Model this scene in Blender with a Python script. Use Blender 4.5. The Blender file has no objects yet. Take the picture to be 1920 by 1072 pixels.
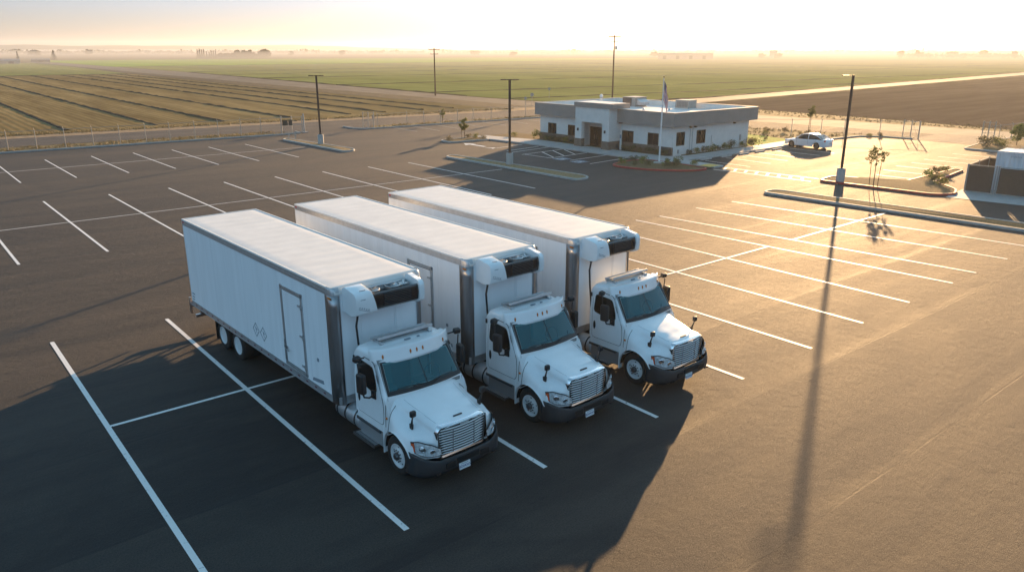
import bpy, bmesh, math, random
from mathutils import Vector, Matrix, noise
R = math.radians
random.seed(7)
C = bpy.context.scene.collection
sc = bpy.context.scene

# ------------------------------------------------------------------ helpers
class MB:
    def __init__(s): s.v = []; s.f = []; s.m = []; s.cm = 0
    def add(s, vs, fs):
        n = len(s.v); s.v += [tuple(p) for p in vs]
        for f in fs: s.f.append(tuple(i + n for i in f)); s.m.append(s.cm)
        return s
    def box(s, x0, x1, y0, y1, z0, z1):
        vs = [(x0,y0,z0),(x1,y0,z0),(x1,y1,z0),(x0,y1,z0),(x0,y0,z1),(x1,y0,z1),(x1,y1,z1),(x0,y1,z1)]
        return s.add(vs, [(3,2,1,0),(4,5,6,7),(0,1,5,4),(1,2,6,5),(2,3,7,6),(3,0,4,7)])
    def prism(s, pts, axis, a, b):
        """pts 2D polygon; axis 'x': pts=(y,z); 'y': (x,z); 'z': (x,y)"""
        n = len(pts)
        def P(p, t):
            return (t,p[0],p[1]) if axis=='x' else (p[0],t,p[1]) if axis=='y' else (p[0],p[1],t)
        ar = sum(pts[i][0]*pts[(i+1)%n][1]-pts[(i+1)%n][0]*pts[i][1] for i in range(n))
        pp = list(pts) if (ar > 0) != (axis=='y') else list(pts)[::-1]
        if a > b: a, b = b, a
        vs = [P(p,a) for p in pp] + [P(p,b) for p in pp]
        fs = [tuple(range(n))[::-1], tuple(range(n,2*n))] + [(i,(i+1)%n,(i+1)%n+n,i+n) for i in range(n)]
        return s.add(vs, fs)
    def tube(s, path, r, n=8, caps=True):
        path = [Vector(p) for p in path]
        rs = r if isinstance(r,(list,tuple)) else [r]*len(path)
        vs = []; prev = None
        for i,p in enumerate(path):
            t = (path[min(i+1,len(path)-1)]-path[max(i-1,0)]).normalized()
            if prev is None:
                a = Vector((0,0,1)) if abs(t.z) < .9 else Vector((1,0,0))
                u = t.cross(a).normalized()
            else: u = (prev - t*prev.dot(t)).normalized()
            prev = u; w = t.cross(u)
            for k in range(n):
                a = 2*math.pi*k/n; vs.append(p + (u*math.cos(a)+w*math.sin(a))*rs[i])
        fs = []
        for i in range(len(path)-1):
            for k in range(n):
                fs.append((i*n+k, i*n+(k+1)%n, (i+1)*n+(k+1)%n, (i+1)*n+k))
        if caps: fs += [tuple(range(n))[::-1], tuple(range((len(path)-1)*n, len(path)*n))]
        return s.add(vs, fs)
    def lathe(s, prof, c, axis='x', n=28, caps=True):
        """prof: list of (radius, offset along axis)"""
        vs = []
        for r,t in prof:
            for k in range(n):
                a = 2*math.pi*k/n; u = r*math.cos(a); w = r*math.sin(a)
                vs.append((c[0]+t,c[1]+u,c[2]+w) if axis=='x' else (c[0]+u,c[1]+t,c[2]+w) if axis=='y' else (c[0]+u,c[1]+w,c[2]+t))
        fs = []
        for i in range(len(prof)-1):
            for k in range(n): fs.append((i*n+k, i*n+(k+1)%n, (i+1)*n+(k+1)%n, (i+1)*n+k))
        if caps: fs.append(tuple(range(n))[::-1]); fs.append(tuple(range((len(prof)-1)*n, len(prof)*n)))
        return s.add(vs, fs)
    def grid(s, fn, nu, nv):
        vs = [fn(i/nu, j/nv) for i in range(nu+1) for j in range(nv+1)]
        fs = [(i*(nv+1)+j, (i+1)*(nv+1)+j, (i+1)*(nv+1)+j+1, i*(nv+1)+j+1) for i in range(nu) for j in range(nv)]
        return s.add(vs, fs)
    def quad(s, a, b, c, d): return s.add([a,b,c,d], [(0,1,2,3)])
    def build(s, name, mat, parent=None, smooth=40, bevel=0, seg=2, kind=None, thick=0, recalc=True, subs=0):
        me = bpy.data.meshes.new(name)
        me.from_pydata([tuple(p) for p in s.v], [], s.f)
        mats = mat if isinstance(mat,(list,tuple)) else [mat]
        for m in mats: me.materials.append(m)
        if len(mats) > 1: me.polygons.foreach_set('material_index', s.m)
        if recalc:
            bm = bmesh.new(); bm.from_mesh(me); bmesh.ops.recalc_face_normals(bm, faces=bm.faces); bm.to_mesh(me); bm.free()
        if smooth:
            me.polygons.foreach_set('use_smooth', [True]*len(me.polygons))
            me.set_sharp_from_angle(angle=R(smooth))
        me.update()
        o = bpy.data.objects.new(name, me); C.objects.link(o)
        if parent: o.parent = parent
        if thick:
            md = o.modifiers.new('t','SOLIDIFY'); md.thickness = thick; md.offset = -1
        if subs:
            md = o.modifiers.new('s','SUBSURF'); md.levels = subs; md.render_levels = subs
        if bevel:
            md = o.modifiers.new('b','BEVEL'); md.width = bevel; md.segments = seg; md.limit_method = 'ANGLE'; md.angle_limit = R(35)
        if kind: o['kind'] = kind
        return o

def thing(name, label, cat, loc=(0,0,0), rz=0, group=None):
    o = bpy.data.objects.new(name, None); C.objects.link(o)
    o.empty_display_size = .3
    o.location = loc; o.rotation_euler = (0,0,rz)
    return tag(o, label, cat, group)
def tag(o, label, cat, group=None):
    o['label'] = label; o['category'] = cat
    if group: o['group'] = group
    return o
def dup(root, loc, rz, label, group=None):
    def cp(o, par):
        c = o.copy(); C.objects.link(c)
        if par: c.parent = par
        for ch in o.children: cp(ch, c)
        return c
    r = cp(root, None); r.location = loc; r.rotation_euler = (0,0,rz); r['label'] = label
    if group: r['group'] = group
    return r

# ------------------------------------------------------------------ materials
def newmat(name):
    m = bpy.data.materials.new(name); m.use_nodes = True
    nt = m.node_tree; b = nt.nodes['Principled BSDF']
    return m, nt, b
def setc(b, col): b.inputs['Base Color'].default_value = (*col, 1)
def mat(name, col, rough=.6, metal=0, var=0, scale=5, bump=0, bscale=40, coat=0, spec=None, stretch=None, col2=None, rvar=0):
    m, nt, b = newmat(name); N = nt.nodes; L = nt.links
    setc(b, col); b.inputs['Roughness'].default_value = rough; b.inputs['Metallic'].default_value = metal
    if coat: b.inputs['Coat Weight'].default_value = coat; b.inputs['Coat Roughness'].default_value = .08
    if spec is None and rough >= .85: spec = .05
    if spec is not None: b.inputs['Specular IOR Level'].default_value = spec
    if var or bump or col2 or rvar:
        tc = N.new('ShaderNodeTexCoord'); src = tc.outputs['Object']
        oi = N.new('ShaderNodeObjectInfo'); vo_ = N.new('ShaderNodeVectorMath'); vo_.operation = 'ADD'; sc_ = N.new('ShaderNodeMath'); sc_.operation = 'MULTIPLY'; sc_.inputs[1].default_value = 40
        L.new(oi.outputs['Random'], sc_.inputs[0]); L.new(src, vo_.inputs[0]); L.new(sc_.outputs[0], vo_.inputs[1]); src = vo_.outputs['Vector']
        if stretch:
            mp = N.new('ShaderNodeMapping'); mp.inputs['Scale'].default_value = stretch; L.new(src, mp.inputs['Vector']); src = mp.outputs['Vector']
        nz = N.new('ShaderNodeTexNoise'); nz.inputs['Scale'].default_value = scale; nz.inputs['Detail'].default_value = 6
        nz.inputs['Roughness'].default_value = .65
        L.new(src, nz.inputs['Vector'])
        if var or col2:
            r = N.new('ShaderNodeValToRGB')
            c1 = tuple(max(0,c*(1-var)) for c in col); c2 = col2 or tuple(min(1,c*(1+var)) for c in col)
            r.color_ramp.elements[0].position = .32; r.color_ramp.elements[1].position = .68
            r.color_ramp.elements[0].color = (*c1,1); r.color_ramp.elements[1].color = (*c2,1)
            L.new(nz.outputs['Fac'], r.inputs['Fac']); L.new(r.outputs['Color'], b.inputs['Base Color'])
        if rvar:
            mr = N.new('ShaderNodeMapRange'); mr.inputs['To Min'].default_value = rough-rvar; mr.inputs['To Max'].default_value = rough+rvar
            L.new(nz.outputs['Fac'], mr.inputs['Value']); L.new(mr.outputs['Result'], b.inputs['Roughness'])
        if bump:
            n2 = N.new('ShaderNodeTexNoise'); n2.inputs['Scale'].default_value = bscale; n2.inputs['Detail'].default_value = 4
            L.new(src, n2.inputs['Vector'])
            bp = N.new('ShaderNodeBump'); bp.inputs['Strength'].default_value = bump; bp.inputs['Distance'].default_value = .02
            L.new(n2.outputs['Fac'], bp.inputs['Height']); L.new(bp.outputs['Normal'], b.inputs['Normal'])
    return m

M = {}
M['white'] = mat('truck_white_paint', (.80,.82,.83), .28, var=.05, scale=1.5, coat=.5)
M['panel'] = mat('box_panel_white', (.80,.82,.84), .42, var=.05, scale=1.3, stretch=(1,3,.3), rvar=.1)
M['roofw'] = mat('box_roof_white', (.72,.70,.67), .55, var=.06, scale=1.4)
M['steel'] = mat('stainless_steel', (.36,.36,.37), .3, .9, var=.2, scale=4, stretch=(1,1,.15))
M['alu'] = mat('aluminium', (.5,.51,.52), .42, .75, var=.12, scale=6)
M['chrome'] = mat('chrome', (.82,.83,.85), .1, 1)
M['slat'] = mat('satin_slat', (.85,.86,.87), .3, .1)
M['black'] = mat('black_plastic', (.012,.013,.015), .45)
M['bumper'] = mat('charcoal_bumper', (.022,.026,.03), .5, var=.2, scale=3)
M['rubber'] = mat('tyre_rubber', (.012,.012,.012), .8, bump=.2, bscale=60)
M['dark'] = mat('dark_cavity', (.004,.004,.005), .8)
M['frame'] = mat('chassis_black', (.015,.015,.016), .6)
M['glass0'] = mat('tinted_windshield', (.01,.12,.15), .05, var=.5, scale=1.3, coat=.6)
M['lining'] = mat('cab_lining_grey', (.22,.24,.25), .8)
M['dash'] = mat('dashboard_grey', (.20,.21,.21), .6, var=.3, scale=8)
M['seat'] = mat('seat_fabric', (.42,.42,.40), .9)
gm_, nt_, b_ = newmat('windshield_glass'); setc(b_, (.01,.14,.17)); b_.inputs['Roughness'].default_value = .04; b_.inputs['Coat Weight'].default_value = .6
tb_ = nt_.nodes.new('ShaderNodeBsdfTransparent'); tb_.inputs['Color'].default_value = (.6,.95,.97,1); mxs = nt_.nodes.new('ShaderNodeMixShader'); mxs.inputs[0].default_value = .55
nt_.links.new(b_.outputs[0], mxs.inputs[2]); nt_.links.new(tb_.outputs[0], mxs.inputs[1]); nt_.links.new(mxs.outputs[0], nt_.nodes['Material Output'].inputs['Surface'])
M['glass'] = gm_
M['sglass'] = mat('dark_side_glass', (.006,.007,.007), .06)
M['amber'] = mat('amber_lens', (.55,.16,.02), .3)
M['red'] = mat('red_lens', (.5,.02,.012), .3)
M['lens'] = mat('clear_lens', (.6,.64,.66), .08, .3, var=.5, scale=14, coat=1)
M['rim'] = mat('white_wheel_rim', (.62,.64,.65), .35, .1)
M['hub'] = mat('wheel_hub_metal', (.12,.12,.125), .35, .8)
M['seam'] = mat('panel_gap', (.03,.033,.036), .7)
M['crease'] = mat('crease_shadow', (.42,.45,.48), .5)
M['grey'] = mat('grey_print', (.22,.26,.30), .6)
M['plate'] = mat('plate_white', (.7,.72,.74), .4)
M['blueink'] = mat('plate_blue_ink', (.03,.07,.22), .5)
M['treadd'] = mat('step_dark', (.09,.095,.1), .5, .5)
M['tread'] = mat('tread_plate', (.34,.35,.36), .45, .7, bump=.6, bscale=70)

# ------------------------------------------------------------------ ground materials
def asphalt(name, base=(.014,.0125,.0115), pale=(.038,.032,.027), rough=.78, stretch=(.16,.16,1), ang=R(27)):
    m, nt, b = newmat(name); N = nt.nodes; L = nt.links
    tc = N.new('ShaderNodeTexCoord')
    def nz(scale, detail=6, vec=None, rough_=.6, lac=2):
        n = N.new('ShaderNodeTexNoise'); n.inputs['Scale'].default_value = scale; n.inputs['Detail'].default_value = detail; n.inputs['Roughness'].default_value = rough_
        L.new(vec or tc.outputs['Object'], n.inputs['Vector']); return n.outputs['Fac']
    mp = N.new('ShaderNodeMapping'); mp.inputs['Rotation'].default_value = (0,0,R(-3)); mp.inputs['Scale'].default_value = (.12,.8,1)
    L.new(tc.outputs['Object'], mp.inputs['Vector'])
    streak = nz(.55, 7, mp.outputs['Vector'], .68)
    big = nz(.055, 5)
    mid = nz(1.6, 8, None, .7)
    fine = nz(27, 4, None, .85)
    def mathn(op, a, bb):
        n = N.new('ShaderNodeMath'); n.operation = op
        for i,x in enumerate((a,bb)):
            if isinstance(x,(int,float)): n.inputs[i].default_value = x
            else: L.new(x, n.inputs[i])
        return n.outputs[0]
    # paving lanes laid along x: tone steps, joints and slight rolls
    wob = nz(.12, 3)
    sxyz = N.new('ShaderNodeSeparateXYZ'); L.new(tc.outputs['Object'], sxyz.inputs[0])
    ly = mathn('ADD', mathn('MULTIPLY', sxyz.outputs[1], .235), mathn('ADD', mathn('MULTIPLY', wob, .05), .42))
    lane = mathn('FLOOR', ly, 0); fr_ = mathn('FRACT', ly, 0)
    wn = N.new('ShaderNodeTexWhiteNoise'); wn.noise_dimensions = '1D'; L.new(lane, wn.inputs['W'])
    dj = mathn('MINIMUM', fr_, mathn('SUBTRACT', 1, fr_))
    joint = N.new('ShaderNodeMapRange'); joint.inputs['From Min'].default_value = .002; joint.inputs['From Max'].default_value = .010; joint.inputs['To Min'].default_value = 1; joint.inputs['To Max'].default_value = 0
    L.new(dj, joint.inputs['Value'])
    jm = N.new('ShaderNodeMapRange'); jm.inputs['From Min'].default_value = .42; jm.inputs['From Max'].default_value = .55; L.new(nz(.22, 4), jm.inputs['Value'])
    jj = mathn('MULTIPLY', joint.outputs['Result'], jm.outputs['Result'])
    ridge = N.new('ShaderNodeMapRange'); ridge.inputs['From Min'].default_value = 0; ridge.inputs['From Max'].default_value = .06; ridge.inputs['To Min'].default_value = 1; ridge.inputs['To Max'].default_value = 0; ridge.interpolation_type = 'SMOOTHSTEP'
    L.new(fr_, ridge.inputs['Value'])
    # curved tyre scuffs
    ms = N.new('ShaderNodeMapping'); ms.inputs['Rotation'].default_value = (0,0,R(40)); ms.inputs['Scale'].default_value = (.10,1.3,1)
    wv2 = N.new('ShaderNodeTexNoise'); wv2.inputs['Scale'].default_value = .05; L.new(tc.outputs['Object'], wv2.inputs['Vector'])
    vb = N.new('ShaderNodeVectorMath'); vb.operation = 'MULTIPLY_ADD'; vb.inputs[1].default_value = (26,26,0); L.new(wv2.outputs['Color'], vb.inputs[0]); L.new(tc.outputs['Object'], vb.inputs[2]); L.new(vb.outputs['Vector'], ms.inputs['Vector'])
    scuff = nz(.6, 6, ms.outputs['Vector'], .6)
    s = mathn('ADD', mathn('MULTIPLY', streak, .40), mathn('MULTIPLY', big, .17))
    s = mathn('ADD', s, mathn('MULTIPLY', mid, .13))
    s = mathn('ADD', s, mathn('MULTIPLY', scuff, .22))
    s = mathn('ADD', s, mathn('MULTIPLY', mathn('SUBTRACT', wn.outputs['Value'], .0), .08))
    s = mathn('SUBTRACT', s, mathn('MULTIPLY', jj, .16))
    band = N.new('ShaderNodeMapRange'); band.interpolation_type = 'SMOOTHSTEP'; band.inputs['From Min'].default_value = 0; band.inputs['From Max'].default_value = .16; band.inputs['To Min'].default_value = .10; band.inputs['To Max'].default_value = 0
    L.new(fr_, band.inputs['Value']); s = mathn('SUBTRACT', s, mathn('MULTIPLY', band.outputs['Result'], jm.outputs['Result']))
    r = N.new('ShaderNodeValToRGB'); e = r.color_ramp.elements
    e[0].position = .44; e[1].position = .565; e[0].color = (*base,1); e[1].color = (*pale,1)
    L.new(s, r.inputs['Fac'])
    # aggregate speckle
    mx = N.new('ShaderNodeMix'); mx.data_type = 'RGBA'; mx.blend_type = 'MULTIPLY'; mx.inputs['Factor'].default_value = 1
    sp = N.new('ShaderNodeMapRange'); sp.inputs['From Min'].default_value = .3; sp.inputs['From Max'].default_value = .7; sp.inputs['To Min'].default_value = .35; sp.inputs['To Max'].default_value = 1.8
    L.new(fine, sp.inputs['Value']); L.new(r.outputs['Color'], mx.inputs[6]); 
    cr = N.new('ShaderNodeCombineColor')
    for i in range(3): L.new(sp.outputs['Result'], cr.inputs[i])
    L.new(cr.outputs['Color'], mx.inputs[7])
    # cracks and sealed joints
    vo = N.new('ShaderNodeTexVoronoi'); vo.feature = 'DISTANCE_TO_EDGE'; vo.inputs['Scale'].default_value = .085
    wv = N.new('ShaderNodeTexNoise'); wv.inputs['Scale'].default_value = .5; wv.inputs['Detail'].default_value = 5
    L.new(tc.outputs['Object'], wv.inputs['Vector'])
    va = N.new('ShaderNodeVectorMath'); va.operation = 'MULTIPLY_ADD'; va.inputs[1].default_value = (3.5,3.5,0)
    L.new(wv.outputs['Color'], va.inputs[0]); L.new(tc.outputs['Object'], va.inputs[2]); L.new(va.outputs['Vector'], vo.inputs['Vector'])
    ck = N.new('ShaderNodeMapRange'); ck.inputs['From Min'].default_value = .0015; ck.inputs['From Max'].default_value = .0045; ck.inputs['To Min'].default_value = .55; ck.inputs['To Max'].default_value = 1
    L.new(vo.outputs['Distance'], ck.inputs['Value'])
    mk = nz(.11, 3); mm = N.new('ShaderNodeMapRange'); mm.inputs['From Min'].default_value = .5; mm.inputs['From Max'].default_value = .58
    L.new(mk, mm.inputs['Value'])
    cmix = mathn('SUBTRACT', 1, mathn('MULTIPLY', mathn('SUBTRACT', 1, ck.outputs['Result']), mm.outputs['Result']))
    cc = N.new('ShaderNodeCombineColor')
    for i in range(3): L.new(cmix, cc.inputs[i])
    mx2 = N.new('ShaderNodeMix'); mx2.data_type = 'RGBA'; mx2.blend_type = 'MULTIPLY'; mx2.inputs['Factor'].default_value = 1
    L.new(mx.outputs[2], mx2.inputs[6]); L.new(cc.outputs['Color'], mx2.inputs[7])
    L.new(mx2.outputs[2], b.inputs['Base Color'])
    ro = N.new('ShaderNodeMapRange'); ro.inputs['From Min'].default_value = .3; ro.inputs['From Max'].default_value = .7
    ro.inputs['To Min'].default_value = rough-.06; ro.inputs['To Max'].default_value = rough+.1
    L.new(s, ro.inputs['Value']); L.new(ro.outputs['Result'], b.inputs['Roughness'])
    bp = N.new('ShaderNodeBump'); bp.inputs['Strength'].default_value = .7; bp.inputs['Distance'].default_value = .025
    hh = mathn('ADD', fine, mathn('MULTIPLY', mid, 2.2)); hh = mathn('ADD', hh, mathn('MULTIPLY', streak, 2.5)); hh = mathn('ADD', hh, mathn('MULTIPLY', ridge.outputs['Result'], .45)); hh = mathn('SUBTRACT', hh, mathn('MULTIPLY', jj, .35))
    L.new(hh, bp.inputs['Height']); L.new(bp.outputs['Normal'], b.inputs['Normal'])
    b.inputs['Specular IOR Level'].default_value = .37
    return m
M['asphalt'] = asphalt('lot_asphalt')
M['road'] = asphalt('road_asphalt', (.045,.046,.048), (.075,.074,.073), .9)
M['road'].node_tree.nodes['Principled BSDF'].inputs['Specular IOR Level'].default_value = .15
M['entry'] = asphalt('entry_asphalt', (.09,.083,.075), (.14,.127,.112), .9)
def worn_paint(name, col, under=(.06,.056,.05), thr=.36, rough=.55):
    m, nt, b = newmat(name); N = nt.nodes; L = nt.links
    tc = N.new('ShaderNodeTexCoord'); n = N.new('ShaderNodeTexNoise'); n.inputs['Scale'].default_value = 9; n.inputs['Detail'].default_value = 8; n.inputs['Roughness'].default_value = .75
    L.new(tc.outputs['Object'], n.inputs['Vector'])
    r = N.new('ShaderNodeValToRGB'); e = r.color_ramp.elements
    e[0].position = thr-.04; e[1].position = thr+.05; e[0].color = (*under,1); e[1].color = (*col,1)
    L.new(n.outputs['Fac'], r.inputs['Fac']); L.new(r.outputs['Color'], b.inputs['Base Color']); b.inputs['Roughness'].default_value = rough
    return m
M['paint'] = worn_paint('line_paint', (.72,.71,.69), thr=.37)
M['paintold'] = worn_paint('old_line_paint', (.5,.48,.46), thr=.42)
M['bluep'] = worn_paint('blue_paint', (.10,.25,.42), thr=.5)
M['concrete'] = mat('kerb_concrete', (.36,.35,.33), .75, var=.15, scale=3, bump=.3, bscale=30)
M['walk'] = mat('sidewalk_concrete', (.38,.37,.355), .75, var=.12, scale=1.2, bump=.2, bscale=30)
M['redkerb'] = mat('red_kerb_paint', (.33,.035,.03), .6, var=.25, scale=5)
M['yellow'] = mat('yellow_dome_paint', (.6,.38,.05), .6, var=.15, scale=6)
M['mulch'] = mat('island_mulch', (.17,.125,.07), .95, var=.45, scale=9, bump=1, bscale=25)
M['dirt'] = mat('tan_dirt', (.30,.215,.135), .95, var=.3, scale=1.2, bump=.8, bscale=14)
M['dirtroad'] = mat('dirt_road', (.15,.13,.105), .9, var=.25, scale=.35, stretch=(1,.25,1), bump=.5, bscale=8)
M['paleroad'] = mat('pale_dirt_road', (.30,.25,.19), .9, var=.2, scale=.4, stretch=(.2,1,1), bump=.5, bscale=8)
M['verge'] = mat('dry_verge', (.17,.135,.07), .95, var=.5, scale=1.6, bump=1, bscale=12)
M['ditch'] = mat('ditch_weeds', (.085,.07,.045), .95, var=.4, scale=.8, stretch=(1,.3,1), bump=1, bscale=6)
M['lawn'] = mat('lawn_grass', (.17,.27,.03), .9, var=.35, scale=6, bump=1, bscale=30)
def fieldmat(name, c1, c2, period, axis, dark=.6, nscale=.5, big=(0,0,0), bumpd=.12):
    """crop rows: wave along one axis plus patchy noise; real furrow relief through bump"""
    m, nt, b = newmat(name); N = nt.nodes; L = nt.links
    tc = N.new('ShaderNodeTexCoord'); b.inputs['Roughness'].default_value = .95; b.inputs['Specular IOR Level'].default_value = 0
    wv = N.new('ShaderNodeTexWave'); wv.wave_type = 'BANDS'; wv.bands_direction = axis; wv.inputs['Scale'].default_value = math.pi/(10*period)*2 if False else 1/period*.314
    wv.inputs['Distortion'].default_value = 1.2; wv.inputs['Detail'].default_value = 3; wv.inputs['Detail Scale'].default_value = .6
    L.new(tc.outputs['Object'], wv.inputs['Vector'])
    n = N.new('ShaderNodeTexNoise'); n.inputs['Scale'].default_value = nscale; n.inputs['Detail'].default_value = 9; n.inputs['Roughness'].default_value = .7
    mp = N.new('ShaderNodeMapping'); mp.inputs['Scale'].default_value = (1,.10,1) if axis == 'X' else (.12,1,1)
    L.new(tc.outputs['Object'], mp.inputs['Vector']); L.new(mp.outputs['Vector'], n.inputs['Vector'])
    r = N.new('ShaderNodeValToRGB'); e = r.color_ramp.elements; e[0].position = .33; e[1].position = .66; e[0].color = (*c1,1); e[1].color = (*c2,1)
    L.new(n.outputs['Fac'], r.inputs['Fac'])
    n3 = N.new('ShaderNodeTexNoise'); n3.inputs['Scale'].default_value = .03; n3.inputs['Detail'].default_value = 5; L.new(mp.outputs['Vector'], n3.inputs['Vector'])
    mr3 = N.new('ShaderNodeMapRange'); mr3.inputs['From Min'].default_value = .3; mr3.inputs['From Max'].default_value = .7; mr3.inputs['To Min'].default_value = .78; mr3.inputs['To Max'].default_value = 1.2; L.new(n3.outputs['Fac'], mr3.inputs['Value'])
    mr = N.new('ShaderNodeMapRange'); mr.inputs['To Min'].default_value = dark; mr.inputs['To Max'].default_value = 1.12
    L.new(wv.outputs['Fac'], mr.inputs['Value'])
    cc = N.new('ShaderNodeCombineColor')
    mu3 = N.new('ShaderNodeMath'); mu3.operation = 'MULTIPLY'; L.new(mr.outputs['Result'], mu3.inputs[0]); L.new(mr3.outputs['Result'], mu3.inputs[1])
    for i in range(3): L.new(mu3.outputs[0], cc.inputs[i])
    mx = N.new('ShaderNodeMix'); mx.data_type = 'RGBA'; mx.blend_type = 'MULTIPLY'; mx.inputs['Factor'].default_value = 1
    L.new(r.outputs['Color'], mx.inputs[6]); L.new(cc.outputs['Color'], mx.inputs[7]); L.new(mx.outputs[2], b.inputs['Base Color'])
    ad = N.new('ShaderNodeMath'); ad.operation = 'ADD'; L.new(wv.outputs['Fac'], ad.inputs[0]); L.new(n.outputs['Fac'], ad.inputs[1])
    bp = N.new('ShaderNodeBump'); bp.inputs['Strength'].default_value = .35; bp.inputs['Distance'].default_value = bumpd
    L.new(ad.outputs[0], bp.inputs['Height']); L.new(bp.outputs['Normal'], b.inputs['Normal'])
    return m
M['stubble'] = fieldmat('stubble_field', (.15,.108,.052), (.285,.215,.105), 1.0, 'X', .91, .35, bumpd=.05)
M['green'] = fieldmat('green_field', (.155,.165,.05), (.24,.245,.085), 1.0, 'X', .85, .3, bumpd=.05)
M['lime'] = fieldmat('lime_field', (.17,.27,.02), (.22,.33,.03), 1.0, 'X', .9, .1, bumpd=.05)
M['farm'] = fieldmat('far_farmland', (.10,.09,.045), (.16,.13,.07), 8, 'Y', .8, .02, bumpd=.05)
M['soil'] = fieldmat('ploughed_soil', (.125,.085,.055), (.19,.135,.088), .8, 'Y', .86, .3, bumpd=.06)

# ------------------------------------------------------------------ world, sun, camera
SUN_AZ, SUN_EL = R(27.2), R(9.2)
w = bpy.data.worlds.new('World'); sc.world = w; w.use_nodes = True
nt = w.node_tree; bg = nt.nodes['Background']; bg.inputs['Strength'].default_value = .082
sky = nt.nodes.new('ShaderNodeTexSky'); sky.sky_type = 'NISHITA'; sky.sun_disc = False
sky.sun_elevation = SUN_EL; sky.sun_rotation = R(90)-SUN_AZ
sky.altitude = 30; sky.air_density = 1.0; sky.dust_density = .4; sky.ozone_density = 3.6
# tint over the sky, added for more fill from above: brighter, less blue overhead and paler at the horizon
tcw = nt.nodes.new('ShaderNodeTexCoord'); sxw = nt.nodes.new('ShaderNodeSeparateXYZ'); nt.links.new(tcw.outputs['Generated'], sxw.inputs[0])
nzw = nt.nodes.new('ShaderNodeTexNoise'); nzw.inputs['Scale'].default_value = 2.2; nzw.inputs['Detail'].default_value = 5
mpw = nt.nodes.new('ShaderNodeMapping'); mpw.inputs['Scale'].default_value = (1,1,14); nt.links.new(tcw.outputs['Generated'], mpw.inputs['Vector']); nt.links.new(mpw.outputs['Vector'], nzw.inputs['Vector'])
adw = nt.nodes.new('ShaderNodeMath'); adw.operation = 'MULTIPLY_ADD'; adw.inputs[1].default_value = .05; nt.links.new(nzw.outputs['Fac'], adw.inputs[0]); nt.links.new(sxw.outputs[2], adw.inputs[2])
rw = nt.nodes.new('ShaderNodeValToRGB'); ew = rw.color_ramp.elements
ew[0].position = .0; ew[0].color = (.59,.54,.74,1); ew[1].position = .5; ew[1].color = (2.5,2.2,1.55,1)
e_ = ew.new(.10); e_.color = (.71,.63,.85,1)
nt.links.new(adw.outputs[0], rw.inputs['Fac'])
mxw = nt.nodes.new('ShaderNodeMix'); mxw.data_type = 'RGBA'; mxw.blend_type = 'MULTIPLY'; mxw.inputs['Factor'].default_value = 1
nt.links.new(sky.outputs[0], mxw.inputs[6]); nt.links.new(rw.outputs['Color'], mxw.inputs[7]); nt.links.new(mxw.outputs[2], bg.inputs['Color'])
sl = bpy.data.lights.new('sun', 'SUN'); sl.energy = 5; sl.angle = R(.53); sl.color = (1,.61,.285)
so = bpy.data.objects.new('sun', sl); C.objects.link(so)
sd = Vector((math.cos(SUN_AZ)*math.cos(SUN_EL), math.sin(SUN_AZ)*math.cos(SUN_EL), math.sin(SUN_EL)))
so.rotation_euler = sd.to_track_quat('Z','Y').to_euler(); so.location = (60,30,60)
cam = bpy.data.cameras.new('camera'); co = bpy.data.objects.new('camera', cam); C.objects.link(co); sc.camera = co
co.location = (0,0,9.5); co.rotation_euler = (R(90-17.324), 0, R(50.603-90)); cam.lens = 26.72; cam.sensor_width = 36
cam.clip_end = 20000; cam.clip_start = .1
sc.view_settings.view_transform = 'Standard'; sc.view_settings.look = 'None'; sc.view_settings.exposure = 1.55
sc.cycles.volume_bounces = 0; sc.cycles.max_bounces = 6

# haze
hz = MB().box(-5600,5600,-5600,5600,-1.5,52)
hm = bpy.data.materials.new('haze_air'); hm.use_nodes = True; hn = hm.node_tree; hn.nodes.remove(hn.nodes['Principled BSDF'])
pv = hn.nodes.new('ShaderNodeVolumePrincipled'); pv.inputs['Color'].default_value = (.80,.86,.93,1); pv.inputs['Density'].default_value = .0002
pv.inputs['Anisotropy'].default_value = .5
hn.links.new(pv.outputs[0], hn.nodes['Material Output'].inputs['Volume'])
ho = hz.build('haze', hm, smooth=0, kind='stuff')

# low ground mist lying over the far fields
va = R(50.6); fx, fy_ = math.cos(va), math.sin(va)
def fr(d, w): return (fx*d-fy_*w, fy_*d+fx*w)
mm_ = bpy.data.materials.new('ground_mist'); mm_.use_nodes = True; hn = mm_.node_tree; hn.nodes.remove(hn.nodes['Principled BSDF'])
pv = hn.nodes.new('ShaderNodeVolumePrincipled'); pv.inputs['Color'].default_value = (.66,.69,.73,1); pv.inputs['Density'].default_value = .0010; pv.inputs['Anisotropy'].default_value = .1
hn.links.new(pv.outputs[0], hn.nodes['Material Output'].inputs['Volume'])
MB().prism([fr(260,-2600),fr(2300,-2600),fr(2300,2600),fr(260,2600)], 'z', -1.0, 7.2).build('ground_mist', mm_, smooth=0, kind='stuff')
# ------------------------------------------------------------------ the setting
def sheet(name, pts, z, m, kind='structure'):
    return MB().add([(x,y,z) for x,y in pts], [tuple(range(len(pts)))]).build(name, m, smooth=0, kind=kind, recalc=False)
def ky(x): return 87.3-.05*x          # north kerb of the lot
def ry0(x): return 92.8-.085*x        # near edge of the north road
def ry1(x): return 101.4-.065*x
sheet('ground', [(-5500,-5500),(5500,-5500),(5500,5500),(-5500,5500)], -.02, M['farm'])
sheet('dry_verge', [(-150,-150),(112,-150),(112,112),(-150,112)], -.012, M['verge'])
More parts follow.
